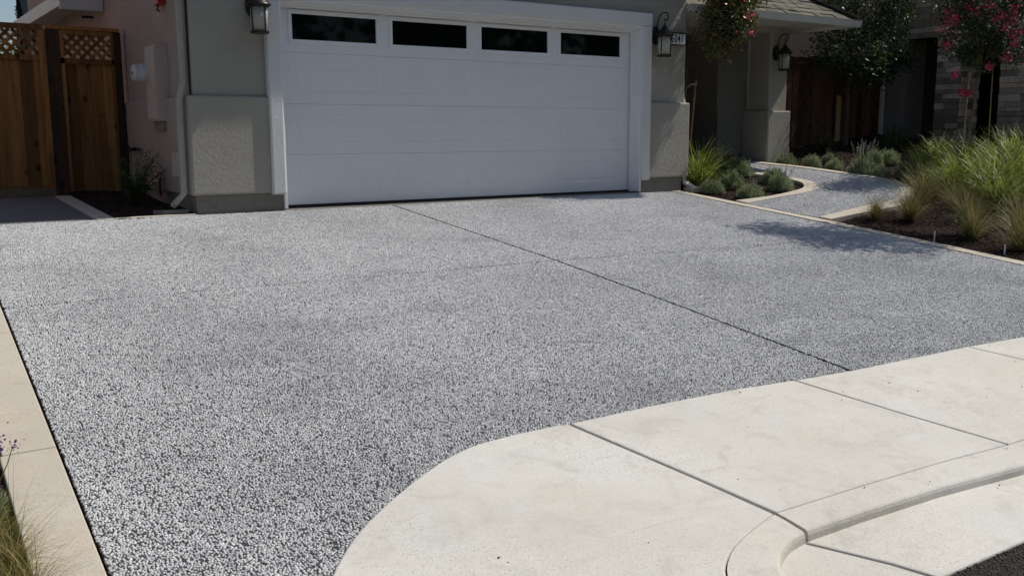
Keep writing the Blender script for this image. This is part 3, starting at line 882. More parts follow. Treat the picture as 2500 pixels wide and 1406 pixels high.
# ------------------------------------------------------------------ wall lanterns
def lantern(name, label, x, y, zc, wall_y, group):
    """hangs at x, y with the middle of its glass at zc; plate on the wall plane wall_y"""
    t = thing(name, label, 'wall lantern', (x, wall_y, zc), group)
    b = MB(); b.lathe([(0.055, 0.0), (0.075, 0.002), (0.08, 0.012), (0.06, 0.022), (0.03, 0.028)], (0, 0, 0), 'y', 24)
    b.v = [(v[0] + x, v[1] + wall_y, v[2] * 1.5 + zc + 0.13) for v in b.v]
    b.build('back_plate', M['bronze'], t, smooth=False, bevel=0)
    yy = y
    d = wall_y - yy
    pts = [(x, wall_y - 0.02, zc + 0.12), (x, wall_y - 0.03, zc + 0.22), (x, wall_y - 0.06, zc + 0.33), (x, wall_y - d * 0.65, zc + 0.40), (x, yy - 0.02, zc + 0.405),
           (x, yy - 0.055, zc + 0.375), (x, yy - 0.06, zc + 0.335), (x, yy - 0.035, zc + 0.31), (x, yy - 0.005, zc + 0.315), (x, yy + 0.008, zc + 0.335)]
    P = [Vector(p) for p in pts]
    sm_ = []
    for i in range(len(P) - 1):
        p0, p1, p2, p3 = P[max(i - 1, 0)], P[i], P[i + 1], P[min(i + 2, len(P) - 1)]
        for k in range(4):
            q = k / 4; sm_.append(0.5 * (2 * p1 + (p2 - p0) * q + (2 * p0 - 5 * p1 + 4 * p2 - p3) * q * q + (3 * p1 - p0 - 3 * p2 + p3) * q ** 3))
    sm_.append(P[-1])
    MB().tube(sm_, 0.0085, 8).build('scroll_arm', M['bronze'], t, smooth=True)
    MB().lathe([(0.006, 0.315), (0.014, 0.30), (0.006, 0.285), (0.018, 0.27), (0.022, 0.262), (0.03, 0.245), (0.055, 0.215), (0.085, 0.185), (0.098, 0.165), (0.122, 0.150), (0.122, 0.142), (0.105, 0.138), (0.10, 0.128), (0.09, 0.12)],
               (x, yy, zc - 0.02), 'z', 28).build('cap', M['bronze'], t, smooth=True)
    gl = MB(); gl.lathe([(0.086, 0.10), (0.084, 0.0), (0.078, -0.125)], (x, yy, zc), 'z', 28); gl.build('glass', M['seeded'], t, smooth=True)
    rb = MB()
    for k in range(4):
        a = R(20 + 90 * k)
        rb.bar((x + 0.091 * math.cos(a), yy + 0.091 * math.sin(a), zc + 0.11), (x + 0.083 * math.cos(a), yy + 0.083 * math.sin(a), zc - 0.125), 0.016, 0.007, (-math.sin(a), math.cos(a), 0))
    rb.build('frame_rib', M['bronze'], t)
    MB().lathe([(0.06, -0.15), (0.088, -0.148), (0.093, -0.138), (0.093, -0.128), (0.08, -0.122)], (x, yy, zc), 'z', 28).build('bottom_ring', M['bronze'], t, smooth=False)
    return t


GL = 'bronze wall lanterns on the house'
lantern('wall_lantern', 'bronze lantern with seeded glass left of the garage door', -0.255, -0.33, 1.885, -0.15, GL)
lantern('wall_lantern', 'bronze lantern partly covering the house number plate', 5.145, -0.33, 1.885, -0.15, GL)
lantern('wall_lantern', 'bronze lantern on the porch column in the shade', 8.46, 0.49, 1.865, 0.67, GL)

# house number plate
hn = thing('house_number', 'white house number plate behind the right garage lantern', 'sign', (5.45, -0.16, 1.99))
MB().box(5.25, 5.655, -0.185, -0.151, 1.925, 2.06).build('plate', M['white'], hn, bevel=0.004)
MB().box(5.245, 5.66, -0.20, -0.151, 2.064, 2.078).build('top_lip', M['black'], hn, bevel=0.003)
MB().box(5.25, 5.655, -0.188, -0.151, 1.912, 1.924).build('bottom_lip', M['black'], hn, bevel=0.003)


def text(name, body, loc, size, mat, parent, sx=1.0):
    cu = bpy.data.curves.new(name, 'FONT'); cu.body = body; cu.size = size; cu.extrude = 0.0015; cu.offset = 0.0025
    cu.align_x = 'CENTER'; cu.align_y = 'CENTER'; cu.space_character = 1.28
    tmp = bpy.data.objects.new(name, cu); COL.objects.link(tmp)
    bpy.context.view_layer.update()
    me = bpy.data.meshes.new_from_object(tmp.evaluated_get(bpy.context.evaluated_depsgraph_get()))
    bpy.data.objects.remove(tmp)
    for v in me.vertices:
        v.co = Vector((v.co.x * sx, -v.co.z, v.co.y))
    me.materials.clear(); me.materials.append(mat)
    o = bpy.data.objects.new(name, me); finish(name, o, parent, Vector(loc)); return o


text('digits', '6041', (5.512, -0.1865, 1.992), 0.15, M['numblack'], hn, 0.60)

# ------------------------------------------------------------------ utilities on the left side wall
em = thing('electric_meter', 'round electric meter on a tall grey service panel', 'electric meter', (-0.96, 0.8, 1.3))
MB().box(-1.03, -0.90, 0.58, 0.97, 0.90, 1.67).build('panel_box', M['panel'], em, bevel=0.006)
MB().box(-1.042, -1.031, 0.59, 0.96, 0.92, 1.64).build('panel_cover', M['panel'], em, bevel=0.003)
MB().box(-0.985, -0.90, 0.60, 0.95, 0.80, 0.898).build('conduit_recess', M['found'], em)
MB().lathe([(0.095, 0.0), (0.095, 0.05), (0.088, 0.055), (0.086, 0.12), (0.07, 0.135)], (-1.04, 0.96, 1.40), 'x', 28).build('meter_dome', m_plain('meter_housing', (0.55, 0.55, 0.56), 0.35), em)
MB().box(-1.179, -1.174, 0.945, 0.985, 1.385, 1.41).build('display', M['black'], em)
vc = thing('wall_vent', 'small painted access cover low on the side wall by the downspout', 'vent cover', (-0.96, 0.22, 0.46))
MB().box(-0.972, -0.95, 0.05, 0.42, 0.34, 0.595).build('cover', M['panel'], vc, bevel=0.004)
MB().box(-0.979, -0.95, 0.04, 0.43, 0.597, 0.612).build('top_flange', M['stucco_bounce'], vc, bevel=0.003)
hb = thing('hose_faucet', 'dark brass hose faucet with pipe on the side wall', 'faucet', (-0.96, 1.85, 0.6))
MB().tube([(-1.0, 1.62, 0.60), (-1.0, 2.2, 0.60)], 0.016, 8).build('pipe', M['bronze'], hb)
MB().tube([(-1.0, 1.75, 0.60), (-1.06, 1.75, 0.60), (-1.10, 1.75, 0.555)], [0.022, 0.02, 0.016], 8).build('spout', M['bronze'], hb)
MB().lathe([(0.035, 0.0), (0.035, 0.012)], (-1.02, 1.95, 0.61), 'x', 12).build('valve_wheel', M['bronze'], hb)
MB().tube([(-0.99, 2.15, 0.60), (-0.99, 2.2, 0.4), (-0.99, 2.18, 0.1)], 0.014, 8).build('riser', M['bronze'], hb)
pp = MB().tube([(-0.99, 0.80, 0.30), (-0.99, 0.84, 0.30), (-0.99, 0.85, 0.28), (-0.99, 0.85, 0.12)], 0.014, 8).build('pipe_stub', m_plain('rusty_pipe', (0.12, 0.04, 0.025), 0.8))
tag(pp, 'short bent rusty pipe at the foot of the side wall', 'pipe')
ab = thing('alarm_bell', 'red alarm box high on the side wall', 'alarm', (-0.91, 0.62, 2.15))
MB().box(-0.99, -0.91, 0.52, 0.70, 2.06, 2.24).build('housing', M['red'], ab, bevel=0.008)
MB().tube([(-0.95, 0.66, 2.06), (-0.97, 0.64, 2.01), (-0.96, 0.58, 2.0)], 0.01, 6).build('conduit', M['bronze'], ab)

# ------------------------------------------------------------------ gate and fence on the left
def board_run(parent, x0, x1, y, z0, z1, w, mat, jit=0.004, name='board'):
    x = x0
    while x < x1 - 0.01:
        xe = min(x + w, x1)
        dy = rnd.uniform(-0.002, 0.002) + (0.010 if int(round((x - x0) / w)) % 2 else 0.0)
        MB().box(x - 0.006 * (dy > 0.005), xe + 0.006 * (dy > 0.005), y + dy, y + 0.018 + dy, z0 + rnd.uniform(-0.004, 0.004), z1).build(name, mat, parent)
        x = xe


def lattice(parent, x0, x1, z0, z1, y, mat, pitch=0.105, w=0.036):
    for sgn, yo in ((1, 0.0), (-1, 0.009)):
        c = -3.0
        while c < 3.0:
            # line z - zc = sgn*(x - xc)
            pts = []
            xm, zm = (x0 + x1) / 2, (z0 + z1) / 2
            # param: x = t, z = zm + sgn*(t - xm) + c
            ta, tb = x0, x1
            za = zm + sgn * (ta - xm) + c; zb_ = zm + sgn * (tb - xm) + c
            lo, hi = (z0 - zm - c) / sgn + xm, (z1 - zm - c) / sgn + xm
            t0, t1 = max(x0, min(lo, hi)), min(x1, max(lo, hi))
            if t1 - t0 > 0.03:
                a = (t0, y + yo, zm + sgn * (t0 - xm) + c); b = (t1, y + yo, zm + sgn * (t1 - xm) + c)
                MB().bar(a, b, w, 0.008, (0, 1, 0)).build('lattice_slat', mat, parent)
            c += pitch


gate = thing('wooden_gate', 'cedar side gate with lattice top, left of the dark post', 'gate', (-2.2, 2.3, 0.17))
gy_ = 2.3
board_run(gate, -2.75, -1.84, gy_, 0.17, 1.60, 0.14, M['cedar'])
MB().box(-2.8, -1.80, gy_ - 0.035, gy_ - 0.004, 1.915, 1.975).build('top_rail', M['cedar'], gate)
MB().box(-2.8, -1.84, gy_ - 0.03, gy_ - 0.004, 1.585, 1.64).build('lattice_rail', M['cedar'], gate)
MB().box(-2.8, -1.84, gy_ - 0.03, gy_ - 0.004, 0.165, 0.20).build('bottom_rail', M['cedar'], gate)
MB().box(-1.84, -1.775, gy_ - 0.04, gy_ + 0.02, 0.16, 1.915).build('stile', M['cedar'], gate)
lattice(gate, -2.8, -1.84, 1.64, 1.915, gy_ + 0.0, M['cedar'])
post = MB().box(-1.765, -1.625, gy_ - 0.02, gy_ + 0.09, 0.0, 1.93).build('gate_post', M['cedar_dk'])
tag(post, 'dark square post between gate and lattice fence panel', 'post')
fp = thing('fence_panel', 'cedar fence panel with lattice top beside the garage wall', 'fence panel', (-1.3, 2.3, 0.17))
board_run(fp, -1.60, -1.06, gy_ + 0.03, 0.12, 1.57, 0.14, M['cedar'])
MB().box(-1.76, -0.98, gy_ - 0.02, gy_ + 0.10, 1.935, 1.975).build('top_rail', M['cedar'], fp)
MB().box(-1.62, -1.05, gy_ - 0.005, gy_ + 0.028, 1.56, 1.62).build('lattice_rail', M['cedar'], fp)
MB().box(-1.62, -1.58, gy_ - 0.005, gy_ + 0.03, 0.12, 1.93).build('stile', M['cedar'], fp)
MB().box(-1.075, -1.045, gy_ - 0.005, gy_ + 0.03, 0.12, 1.93).build('stile', M['cedar'], fp)
MB().box(-1.58, -1.075, gy_ - 0.005, gy_ + 0.03, 1.885, 1.93).build('lattice_rail', M['cedar'], fp)
lattice(fp, -1.58, -1.075, 1.62, 1.89, gy_ + 0.03, M['cedar'])
post2 = MB().box(-1.043, -0.965, gy_ - 0.01, gy_ + 0.09, 0.0, 1.93).build('wall_post', M['cedar_dk'])
tag(post2, 'dark post fixed against the garage side wall', 'post')

# ------------------------------------------------------------------ back fence on the right
bf = thing('wood_fence', 'weathered brown board fence behind the dark tree', 'fence', (11, 1.52, 0.5))
x = 9.38
while x < 12.45:
    w = rnd.uniform(0.13, 0.15)
    MB().box(x, x + w - 0.008, 1.52 + rnd.uniform(-0.006, 0.006), 1.545, 0.40, 2.05 + 0.03 * (x - 9.4) + rnd.uniform(-0.015, 0.015)).build('board', M['fence_old'], bf)
    x += w
MB().box(9.38, 12.45, 1.50, 1.512, 1.93, 2.01).build('rail', M['fence_old'], bf)
sp_ = MB().box(11.05, 11.17, 1.44, 1.46, 0.45, 1.42).build('loose_board', M['stake'])
tag(sp_, 'short pale board leaning against the back fence', 'board')

# ------------------------------------------------------------------ neighbour house with ledge stone
nh = thing('neighbour_house', 'next-door house with ledge stone porch and beige stucco', 'house', (13.5, 1, 0.6))
NX = 12.5
MB().box(NX, NX + 0.6, 1.06, 1.56, 0.3, 2.55).build('stucco_pier', M['stucco_beige'], nh, bevel=0.015)
MB().box(NX - 0.04, NX + 0.6, 1.12, 1.60, 2.55, 3.55).build('stucco_pier', M['stucco_beige'], nh, bevel=0.015)
wl = MB().box(NX + 0.03, NX + 0.5, -1.7, 1.08, 2.44, 3.55).build('stone_lintel', M['dark'], nh)
pr1 = MB().box(NX + 0.03, NX + 0.62, 0.03, 0.45, 0.3, 2.44).build('stone_pier', M['dark'], nh)
pr2 = MB().box(NX + 0.03, NX + 0.5, -1.7, -0.74, 0.3, 2.44).build('stone_pier', M['dark'], nh)


def stones(parent, z0, z1, y0, y1, xface, yface=None, xdepth=0.6):
    z = z0
    while z < z1 - 0.02:
        h = min(rnd.uniform(0.065, 0.125), z1 - z)
        y = y0
        while y < y1 - 0.02:
            w = rnd.uniform(0.18, 0.52)
            if y1 - (y + w) < 0.09: w = y1 - y
            pz = rnd.uniform(0.0, 0.028)
            MB().box(xface - pz, xface + 0.035, y + 0.003, y + w - 0.003, z + 0.003, z + h - 0.003).build('stone', M['stone'], parent)
            y += w
        if yface is not None:
            x_ = xface + 0.036
            while x_ < xface + xdepth - 0.02:
                w = rnd.uniform(0.14, 0.36)
                if xface + xdepth - (x_ + w) < 0.09: w = xface + xdepth - x_
                MB().box(x_ + 0.002, x_ + w - 0.003, yface - rnd.uniform(0.0, 0.028), yface + 0.035, z + 0.003, z + h - 0.003).build('stone', M['stone'], parent)
                x_ += w
        z += h


stones(wl, 2.44, 3.3, -1.5, 1.08, NX)
stones(pr1, 0.55, 2.44, 0.0, 0.45, NX, 0.0)
stones(pr2, 0.7, 2.44, -1.5, -0.72, NX)
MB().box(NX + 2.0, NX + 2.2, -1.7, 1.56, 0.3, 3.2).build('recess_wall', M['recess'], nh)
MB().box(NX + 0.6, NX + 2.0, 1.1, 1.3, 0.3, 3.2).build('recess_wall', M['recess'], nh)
MB().box(NX + 1.94, NX + 1.999, 0.42, 1.0, 0.55, 2.1).build('door', M['black'], nh)
MB().box(NX + 0.1, NX + 5, -1.6, 1.7, 3.56, 3.7).build('roof', M['shingle'], nh)
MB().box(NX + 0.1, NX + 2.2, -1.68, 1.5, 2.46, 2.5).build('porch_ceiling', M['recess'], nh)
MB().box(NX + 1.1, NX + 5, 0.95, 9.0, 3.71, 7.4).build('upper_storey', M['stucco_peach'], nh)  # unseen storey added to keep the sun off the porch entry and fence
MB().box(NX + 0.8, NX + 1.1, 1.62, 9.0, 0.3, 7.4).build('peach_wing', M['stucco_peach'], nh)  # upper part out of view, heightened to block sun on the entry
MB().box(NX + 0.6, NX + 5.2, 0.85, 9.2, 7.4, 7.6).build('roof', M['shingle'], nh)
ds([(NX - 0.09, 1.50, 3.6), (NX - 0.09, 1.50, 2.72), (NX - 0.055, 1.48, 2.6), (NX - 0.055, 1.48, 2.52), (NX - 0.055, 1.50, 2.4), (NX - 0.055, 1.50, 0.5)], 0.05).build('downspout', M['white2'], nh)

ln = thing('left_sky_blocker', 'unseen house block added at left to darken the gate and side wall', 'house', (-6, 4, 0))  # out of view, added to cut sky light on gate and side wall
MB().box(-9, -4.7, 0.8, 10, 0, 5.6).build('wall', M['stucco_bounce'], ln, bevel=0.01)
MB().box(-9.3, -4.3, 0.4, 10.3, 5.6, 5.8).build('roof', M['shingle'], ln)
# buildings behind, left
rb_ = thing('rear_house', 'dark walled house beyond the gate at the upper left', 'house', (2, 13, 0))
MB().box(0.6, 7, 12, 20.9, 0, 6.2).build('wall', m_stucco('slate_stucco', (0.10, 0.11, 0.13), (0.085, 0.095, 0.11), 0.5), rb_)
MB().box(0.5, 7.3, 11.75, 21.0, 6.2, 6.4).build('roof', M['shingle'], rb_)


# ------------------------------------------------------------------ vegetation
def leaf_quads(centres, size, rng, asp=0.5, fold=True):
    """rhombic leaves: centres (n,3) -> verts, faces"""
    n = len(centres)
    d = rng.normal(size=(n, 3)); d /= np.linalg.norm(d, axis=1)[:, None]
    a = rng.normal(size=(n, 3)); b = np.cross(d, a); b /= np.linalg.norm(b, axis=1)[:, None]
    s_ = size * rng.uniform(0.6, 1.25, size=(n, 1))
    v0 = centres - d * s_ * 0.5; v2 = centres + d * s_ * 0.5
    nn = np.cross(d, b)
    v1 = centres + b * s_ * asp * 0.5 + nn * s_ * 0.08; v3 = centres - b * s_ * asp * 0.5 + nn * s_ * 0.08
    V = np.stack([v0, v1, v2, v3], 1).reshape(-1, 3)
    F = np.arange(4 * n).reshape(n, 4)
    return V, F


def np_obj(name, V, F, mat, parent=None, loc=None, smooth=False):
    me = bpy.data.meshes.new(name)
    loc = Vector(loc) if loc is not None else (WL[parent.name] if parent is not None else Vector((0, 0, 0)))
    V = np.asarray(V, dtype=np.float32) - np.array(loc, dtype=np.float32)
    k = F.shape[1]
    me.vertices.add(len(V)); me.vertices.foreach_set('co', V.ravel())
    me.loops.add(F.size); me.loops.foreach_set('vertex_index', F.astype(np.int32).ravel())
    me.polygons.add(len(F)); me.polygons.foreach_set('loop_start', np.arange(0, F.size, k, dtype=np.int32))
    me.update(calc_edges=True); me.validate()
    me.materials.append(mat)
    ob = bpy.data.objects.new(name, me)
    return finish(name, ob, parent, loc)


def crown_points(rng, clumps, n, shell=0.55):
    """clumps: (centre, radius) ellipsoids; points gather towards the outside of each clump, in sub-clusters"""
    out = []
    vol = np.array([c[1][0] * c[1][1] * c[1][2] for c in clumps]) ** 0.75
    cnt = (vol / vol.sum() * n).astype(int)
    for (c, rr), k in zip(clumps, cnt):
        sub = max(6, k // 55)
        d = rng.normal(size=(sub, 3)); d /= np.linalg.norm(d, axis=1)[:, None]
        rad = rng.uniform(shell, 1.05, size=(sub, 1))
        sc_ = np.array(c) + d * rad * np.array(rr)
        idx = rng.integers(0, sub, size=k)
        spread = np.array(rr) * 0.20
        out.append(sc_[idx] + rng.normal(size=(k, 3)) * spread)
    return np.concatenate(out)


def tree(name, label, cat, base, top, trunk_r, clumps, n, leaf, mat, seed, flowers=None, parts_trunk=True, lean=(0, 0), group=None, asp=0.5):
    rng = np.random.default_rng(seed)
    t = thing(name, label, cat, base, group)
    b = Vector(base); tp = Vector(top)
    tr = MB(); mid = (b + tp) / 2 + Vector((lean[0], lean[1], 0))
    tr.tube([b - Vector((0, 0, 0.1)), b + Vector((0, 0, 0.05)), mid, tp], [trunk_r * 1.5, trunk_r * 1.1, trunk_r * 0.9, trunk_r * 0.7], 10)
    tr.build('trunk', M['bark'], t, smooth=True)
    lm = MB()
    for c, rr in clumps:
        c = Vector(c); m_ = (tp + c) / 2 + Vector((rng.uniform(-0.1, 0.1), rng.uniform(-0.1, 0.1), 0.05))
        lm.tube([tp - Vector((0, 0, 0.06)), m_, c], [trunk_r * 0.5, trunk_r * 0.33, trunk_r * 0.12], 6)
        for k in range(5):
            e = c + Vector((rng.normal() * rr[0] * 0.6, rng.normal() * rr[1] * 0.6, rng.normal() * rr[2] * 0.6))
            lm.tube([m_.lerp(c, 0.4), (m_.lerp(c, 0.6) + e) / 2 + Vector((0, 0, 0.03)), e], [trunk_r * 0.2, trunk_r * 0.14, trunk_r * 0.05], 5)
    lm.build('limbs', M['bark'], t, smooth=True)
    P = crown_points(rng, clumps, n)
    V, F = leaf_quads(P, leaf, rng, asp)
    np_obj('crown', V, F, mat, t)
    if flowers:
        fc, fm, fs, fn = flowers
        C = np.concatenate([np.array(c) + rng.normal(size=(fn, 3)) * np.array([fr_ * 0.5, fr_ * 0.5, fr_ * 0.45]) for c, fr_ in fc])
        V, F = leaf_quads(C, fs, rng, 0.9)
        np_obj('blossoms', V, F, fm, t)
    return t


# tree at the garage corner (red and green leaves)
tree('corner_tree', 'small crape myrtle with reddening leaves at the garage corner', 'tree', (5.885, 0.04, 0.03), (5.88, 0.0, 2.0), 0.02,
     [((6.00, -0.52, 2.32), (0.36, 0.24, 0.42)), ((6.22, -0.50, 2.55), (0.34, 0.26, 0.34)), ((5.96, -0.50, 1.98), (0.28, 0.22, 0.25)), ((6.16, -0.55, 2.16), (0.28, 0.24, 0.26)), ((6.05, -0.55, 2.85), (0.36, 0.28, 0.34)), ((6.45, -0.46, 2.60), (0.26, 0.2, 0.26)), ((6.32, -0.5, 2.33), (0.24, 0.2, 0.24))],
     11500, 0.05, M['leaf_red'], 3, ([((6.32, -0.74, 2.30), 0.06), ((6.22, -0.74, 2.27), 0.05), ((6.26, -0.77, 2.06), 0.05), ((6.10, -0.78, 2.5), 0.05)], M['pink'], 0.03, 30))
# dark tree before the back fence
tree('shade_tree', 'dense dark tree between porch roof and back fence', 'tree', (10.75, 1.0, 0.45), (10.75, 1.0, 1.7), 0.04,
     [((10.35, 0.8, 2.05), (0.55, 0.5, 0.5)), ((10.95, 0.9, 2.0), (0.6, 0.45, 0.55)), ((11.45, 0.9, 2.35), (0.5, 0.45, 0.7)), ((10.9, 0.9, 2.9), (0.7, 0.5, 0.6)), ((11.5, 0.8, 3.2), (0.45, 0.4, 0.6)), ((10.2, 1.0, 2.7), (0.45, 0.4, 0.5)), ((11.75, 0.75, 1.85), (0.35, 0.35, 0.35)), ((10.6, 1.2, 3.7), (0.6, 0.5, 0.5)), ((11.3, 1.2, 4.0), (0.6, 0.5, 0.5))],
     13500, 0.075, M['leaf_dk'], 5, None, asp=0.42)
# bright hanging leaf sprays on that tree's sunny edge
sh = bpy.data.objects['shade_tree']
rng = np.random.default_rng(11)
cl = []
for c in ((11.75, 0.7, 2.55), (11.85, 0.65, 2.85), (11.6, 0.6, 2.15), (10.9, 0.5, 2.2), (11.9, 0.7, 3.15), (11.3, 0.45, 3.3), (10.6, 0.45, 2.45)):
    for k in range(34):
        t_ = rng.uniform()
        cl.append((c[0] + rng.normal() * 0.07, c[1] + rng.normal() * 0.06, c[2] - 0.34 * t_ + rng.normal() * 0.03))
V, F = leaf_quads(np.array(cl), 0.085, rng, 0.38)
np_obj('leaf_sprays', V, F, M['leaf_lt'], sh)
# crape myrtle with pink flowers
tree('crape_myrtle', 'staked crape myrtle with pink blossoms before the stone house', 'tree', (9.80, -1.75, 0.2), (9.95, -1.85, 1.75), 0.016,
     [((9.85, -1.75, 2.3), (0.45, 0.45, 0.55)), ((10.25, -2.05, 2.2), (0.45, 0.4, 0.5)), ((9.95, -1.9, 2.85), (0.55, 0.5, 0.45)), ((10.55, -2.25, 2.55), (0.4, 0.4, 0.45)), ((9.9, -1.8, 1.85), (0.28, 0.28, 0.22)), ((9.55, -1.75, 2.45), (0.35, 0.35, 0.4))],
     9500, 0.055, M['leaf_dk'], 8,
     ([((9.18, -1.72, 2.21), 0.10), ((9.26, -1.72, 2.42), 0.10), ((9.20, -1.75, 1.98), 0.08), ((9.34, -1.78, 2.30), 0.10), ((9.27, -1.88, 1.56), 0.06), ((9.45, -1.90, 2.50), 0.09), ((9.70, -2.05, 2.48), 0.08),
       ((9.95, -2.25, 2.32), 0.13), ((9.86, -2.22, 2.20), 0.13), ((10.02, -2.28, 2.12), 0.12), ((10.0, -2.26, 2.50), 0.11), ((9.82, -2.15, 2.36), 0.1), ((9.96, -2.3, 1.98), 0.07), ((9.90, -2.25, 1.82), 0.09), ((9.66, -2.12, 1.67), 0.05), ((9.30, -1.95, 1.32), 0.06), ((9.42, -2.0, 1.30), 0.05), ((9.55, -1.95, 2.42), 0.07)],
      M['pink'], 0.040, 50))
tree('street_tree', 'young tree standing just right of the driveway', 'tree', (8.5, -4.5, -0.2), (8.3, -4.2, 2.3), 0.035,
     [((7.95, -3.7, 3.3), (0.7, 0.55, 0.38)), ((7.6, -3.3, 3.5), (0.55, 0.5, 0.35)), ((8.2, -4.2, 3.4), (0.6, 0.55, 0.45)), ((8.0, -3.9, 3.9), (0.6, 0.6, 0.4)), ((7.5, -4.0, 3.2), (0.45, 0.5, 0.25))],
     6500, 0.08, M['leaf_dk'], 9, None)
tree('backyard_tree', 'pale leafy tree against the sky beyond the gate', 'tree', (-0.6, 24, 0.2), (-0.5, 24, 3.0), 0.12,
     [((-0.35, 24, 4.75), (0.55, 0.6, 0.55)), ((0.15, 24.5, 3.3), (0.9, 0.8, 0.6)), ((-0.9, 24, 3.7), (0.8, 0.8, 0.8)), ((-0.2, 24, 6.2), (0.9, 0.8, 0.6)), ((0.9, 25, 2.8), (1.0, 0.8, 0.6))], 3000, 0.13, M['leaf_lt'], 12)
# conifer silhouette
cf = thing('conifer', 'dark little conifer against the sky at the house corner', 'tree', (-0.05, 16, 0.2))
MB().tube([(-0.05, 16, 0.1), (-0.05, 16, 3.9)], [0.08, 0.015], 8).build('trunk', M['bark'], cf)
rng = np.random.default_rng(21)
pts = []
for k in range(1500):
    h = rng.uniform(0.7, 3.9); rad = 0.55 * (1 - (h - 0.7) / 3.4) * (0.6 + 0.4 * abs(math.sin(h * 9)))
    a = rng.uniform(0, 6.28); q = rad * math.sqrt(rng.uniform(0.05, 1))
    pts.append((-0.05 + q * math.cos(a), 16 + q * math.sin(a), h - q * 0.3))
V, F = leaf_quads(np.array(pts), 0.11, rng, 0.25)
np_obj('crown', V, F, M['leaf_dk'], cf)

# trees across the street, behind the camera (they darken the window reflections)
rng = np.random.default_rng(31)
clm = []
for k in range(16):
    x_ = -34 + k * 5 + rng.uniform(-1.5, 1.5)
    clm.append(((x_, -27 + rng.uniform(-2, 2), 5.0 + rng.uniform(-0.5, 1.5)), (3.6, 2.5, 5.4)))
V, F = leaf_quads(crown_points(rng, clm, 26000, 0.2), 0.65, rng, 0.7)
tl = np_obj('treeline', V, F, M['leaf_dk'])
tag(tl, 'dense mass of trees across the street', kind='stuff')


def blades(rng, n, length, width, spread, droop, base_r, seg=4, stiff=0.5):
    """grass tuft at the origin: ribbon blades that rise and arch over"""
    az = rng.uniform(0, 2 * math.pi, n)
    L_ = length * rng.uniform(0.55, 1.1, n)
    lean = rng.uniform(0.04, spread, n)
    br = base_r * np.sqrt(rng.uniform(0, 1, n)); ba = rng.uniform(0, 2 * math.pi, n)
    bx, by = br * np.cos(ba), br * np.sin(ba)
    dirx, diry = np.cos(az), np.sin(az)
    t = np.linspace(0, 1, seg + 1)
    ang = lean[:, None] + droop * rng.uniform(0.4, 1.2, n)[:, None] * t[None, :] ** 1.6
    dl = L_[:, None] / seg
    hx = np.concatenate([np.zeros((n, 1)), np.cumsum(np.sin(ang[:, :-1]) * dl, 1)], 1)
    hz = np.concatenate([np.zeros((n, 1)), np.cumsum(np.cos(ang[:, :-1]) * dl, 1)], 1)
    X = bx[:, None] + dirx[:, None] * hx; Y = by[:, None] + diry[:, None] * hx; Z = hz
    tw = az + math.pi / 2 + rng.normal(0, 0.5, n)
    w = width * rng.uniform(0.6, 1.2, n)[:, None] * (1 - t[None, :] ** 2 * 0.97) / 2
    A = np.stack([X + np.cos(tw)[:, None] * w, Y + np.sin(tw)[:, None] * w, Z], -1)
    B = np.stack([X - np.cos(tw)[:, None] * w, Y - np.sin(tw)[:, None] * w, Z], -1)
    V = np.stack([A, B], 2).reshape(n, -1, 3)
    m_ = 2 * (seg + 1)
    q = np.array([[2 * i, 2 * i + 1, 2 * i + 3, 2 * i + 2] for i in range(seg)])
    F = (np.arange(n)[:, None, None] * m_ + q[None]).reshape(-1, 4)
    return V.reshape(-1, 3), F


def proto(name, parts):
    """prototype: list of (part name, V, F, material) -> Empty with children (not linked until placed)"""
    e = bpy.data.objects.new(name, None)
    ch = []
    for pn, V, F, mt in parts:
        me = bpy.data.meshes.new(pn)
        me.vertices.add(len(V)); me.vertices.foreach_set('co', np.asarray(V, dtype=np.float32).ravel())
        k = F.shape[1]
        me.loops.add(F.size); me.loops.foreach_set('vertex_index', F.astype(np.int32).ravel())
        me.polygons.add(len(F)); me.polygons.foreach_set('loop_start', np.arange(0, F.size, k, dtype=np.int32))
        me.update(calc_edges=True); me.materials.append(mt)
        ch.append((pn, me))
    return name, ch


def place(pr_, x, y, z, sc_, rot, label, cat, group=None):
    name, ch = pr_
    e = bpy.data.objects.new(name, None); COL.objects.link(e)
    e.location = (x, y, z); e.rotation_euler.z = rot
    e.scale = sc_ if isinstance(sc_, tuple) else (sc_, sc_, sc_)
    tag(e, label, cat, group)
    for pn, me in ch:
        o = bpy.data.objects.new(pn, me); COL.objects.link(o); o.parent = e
    return e


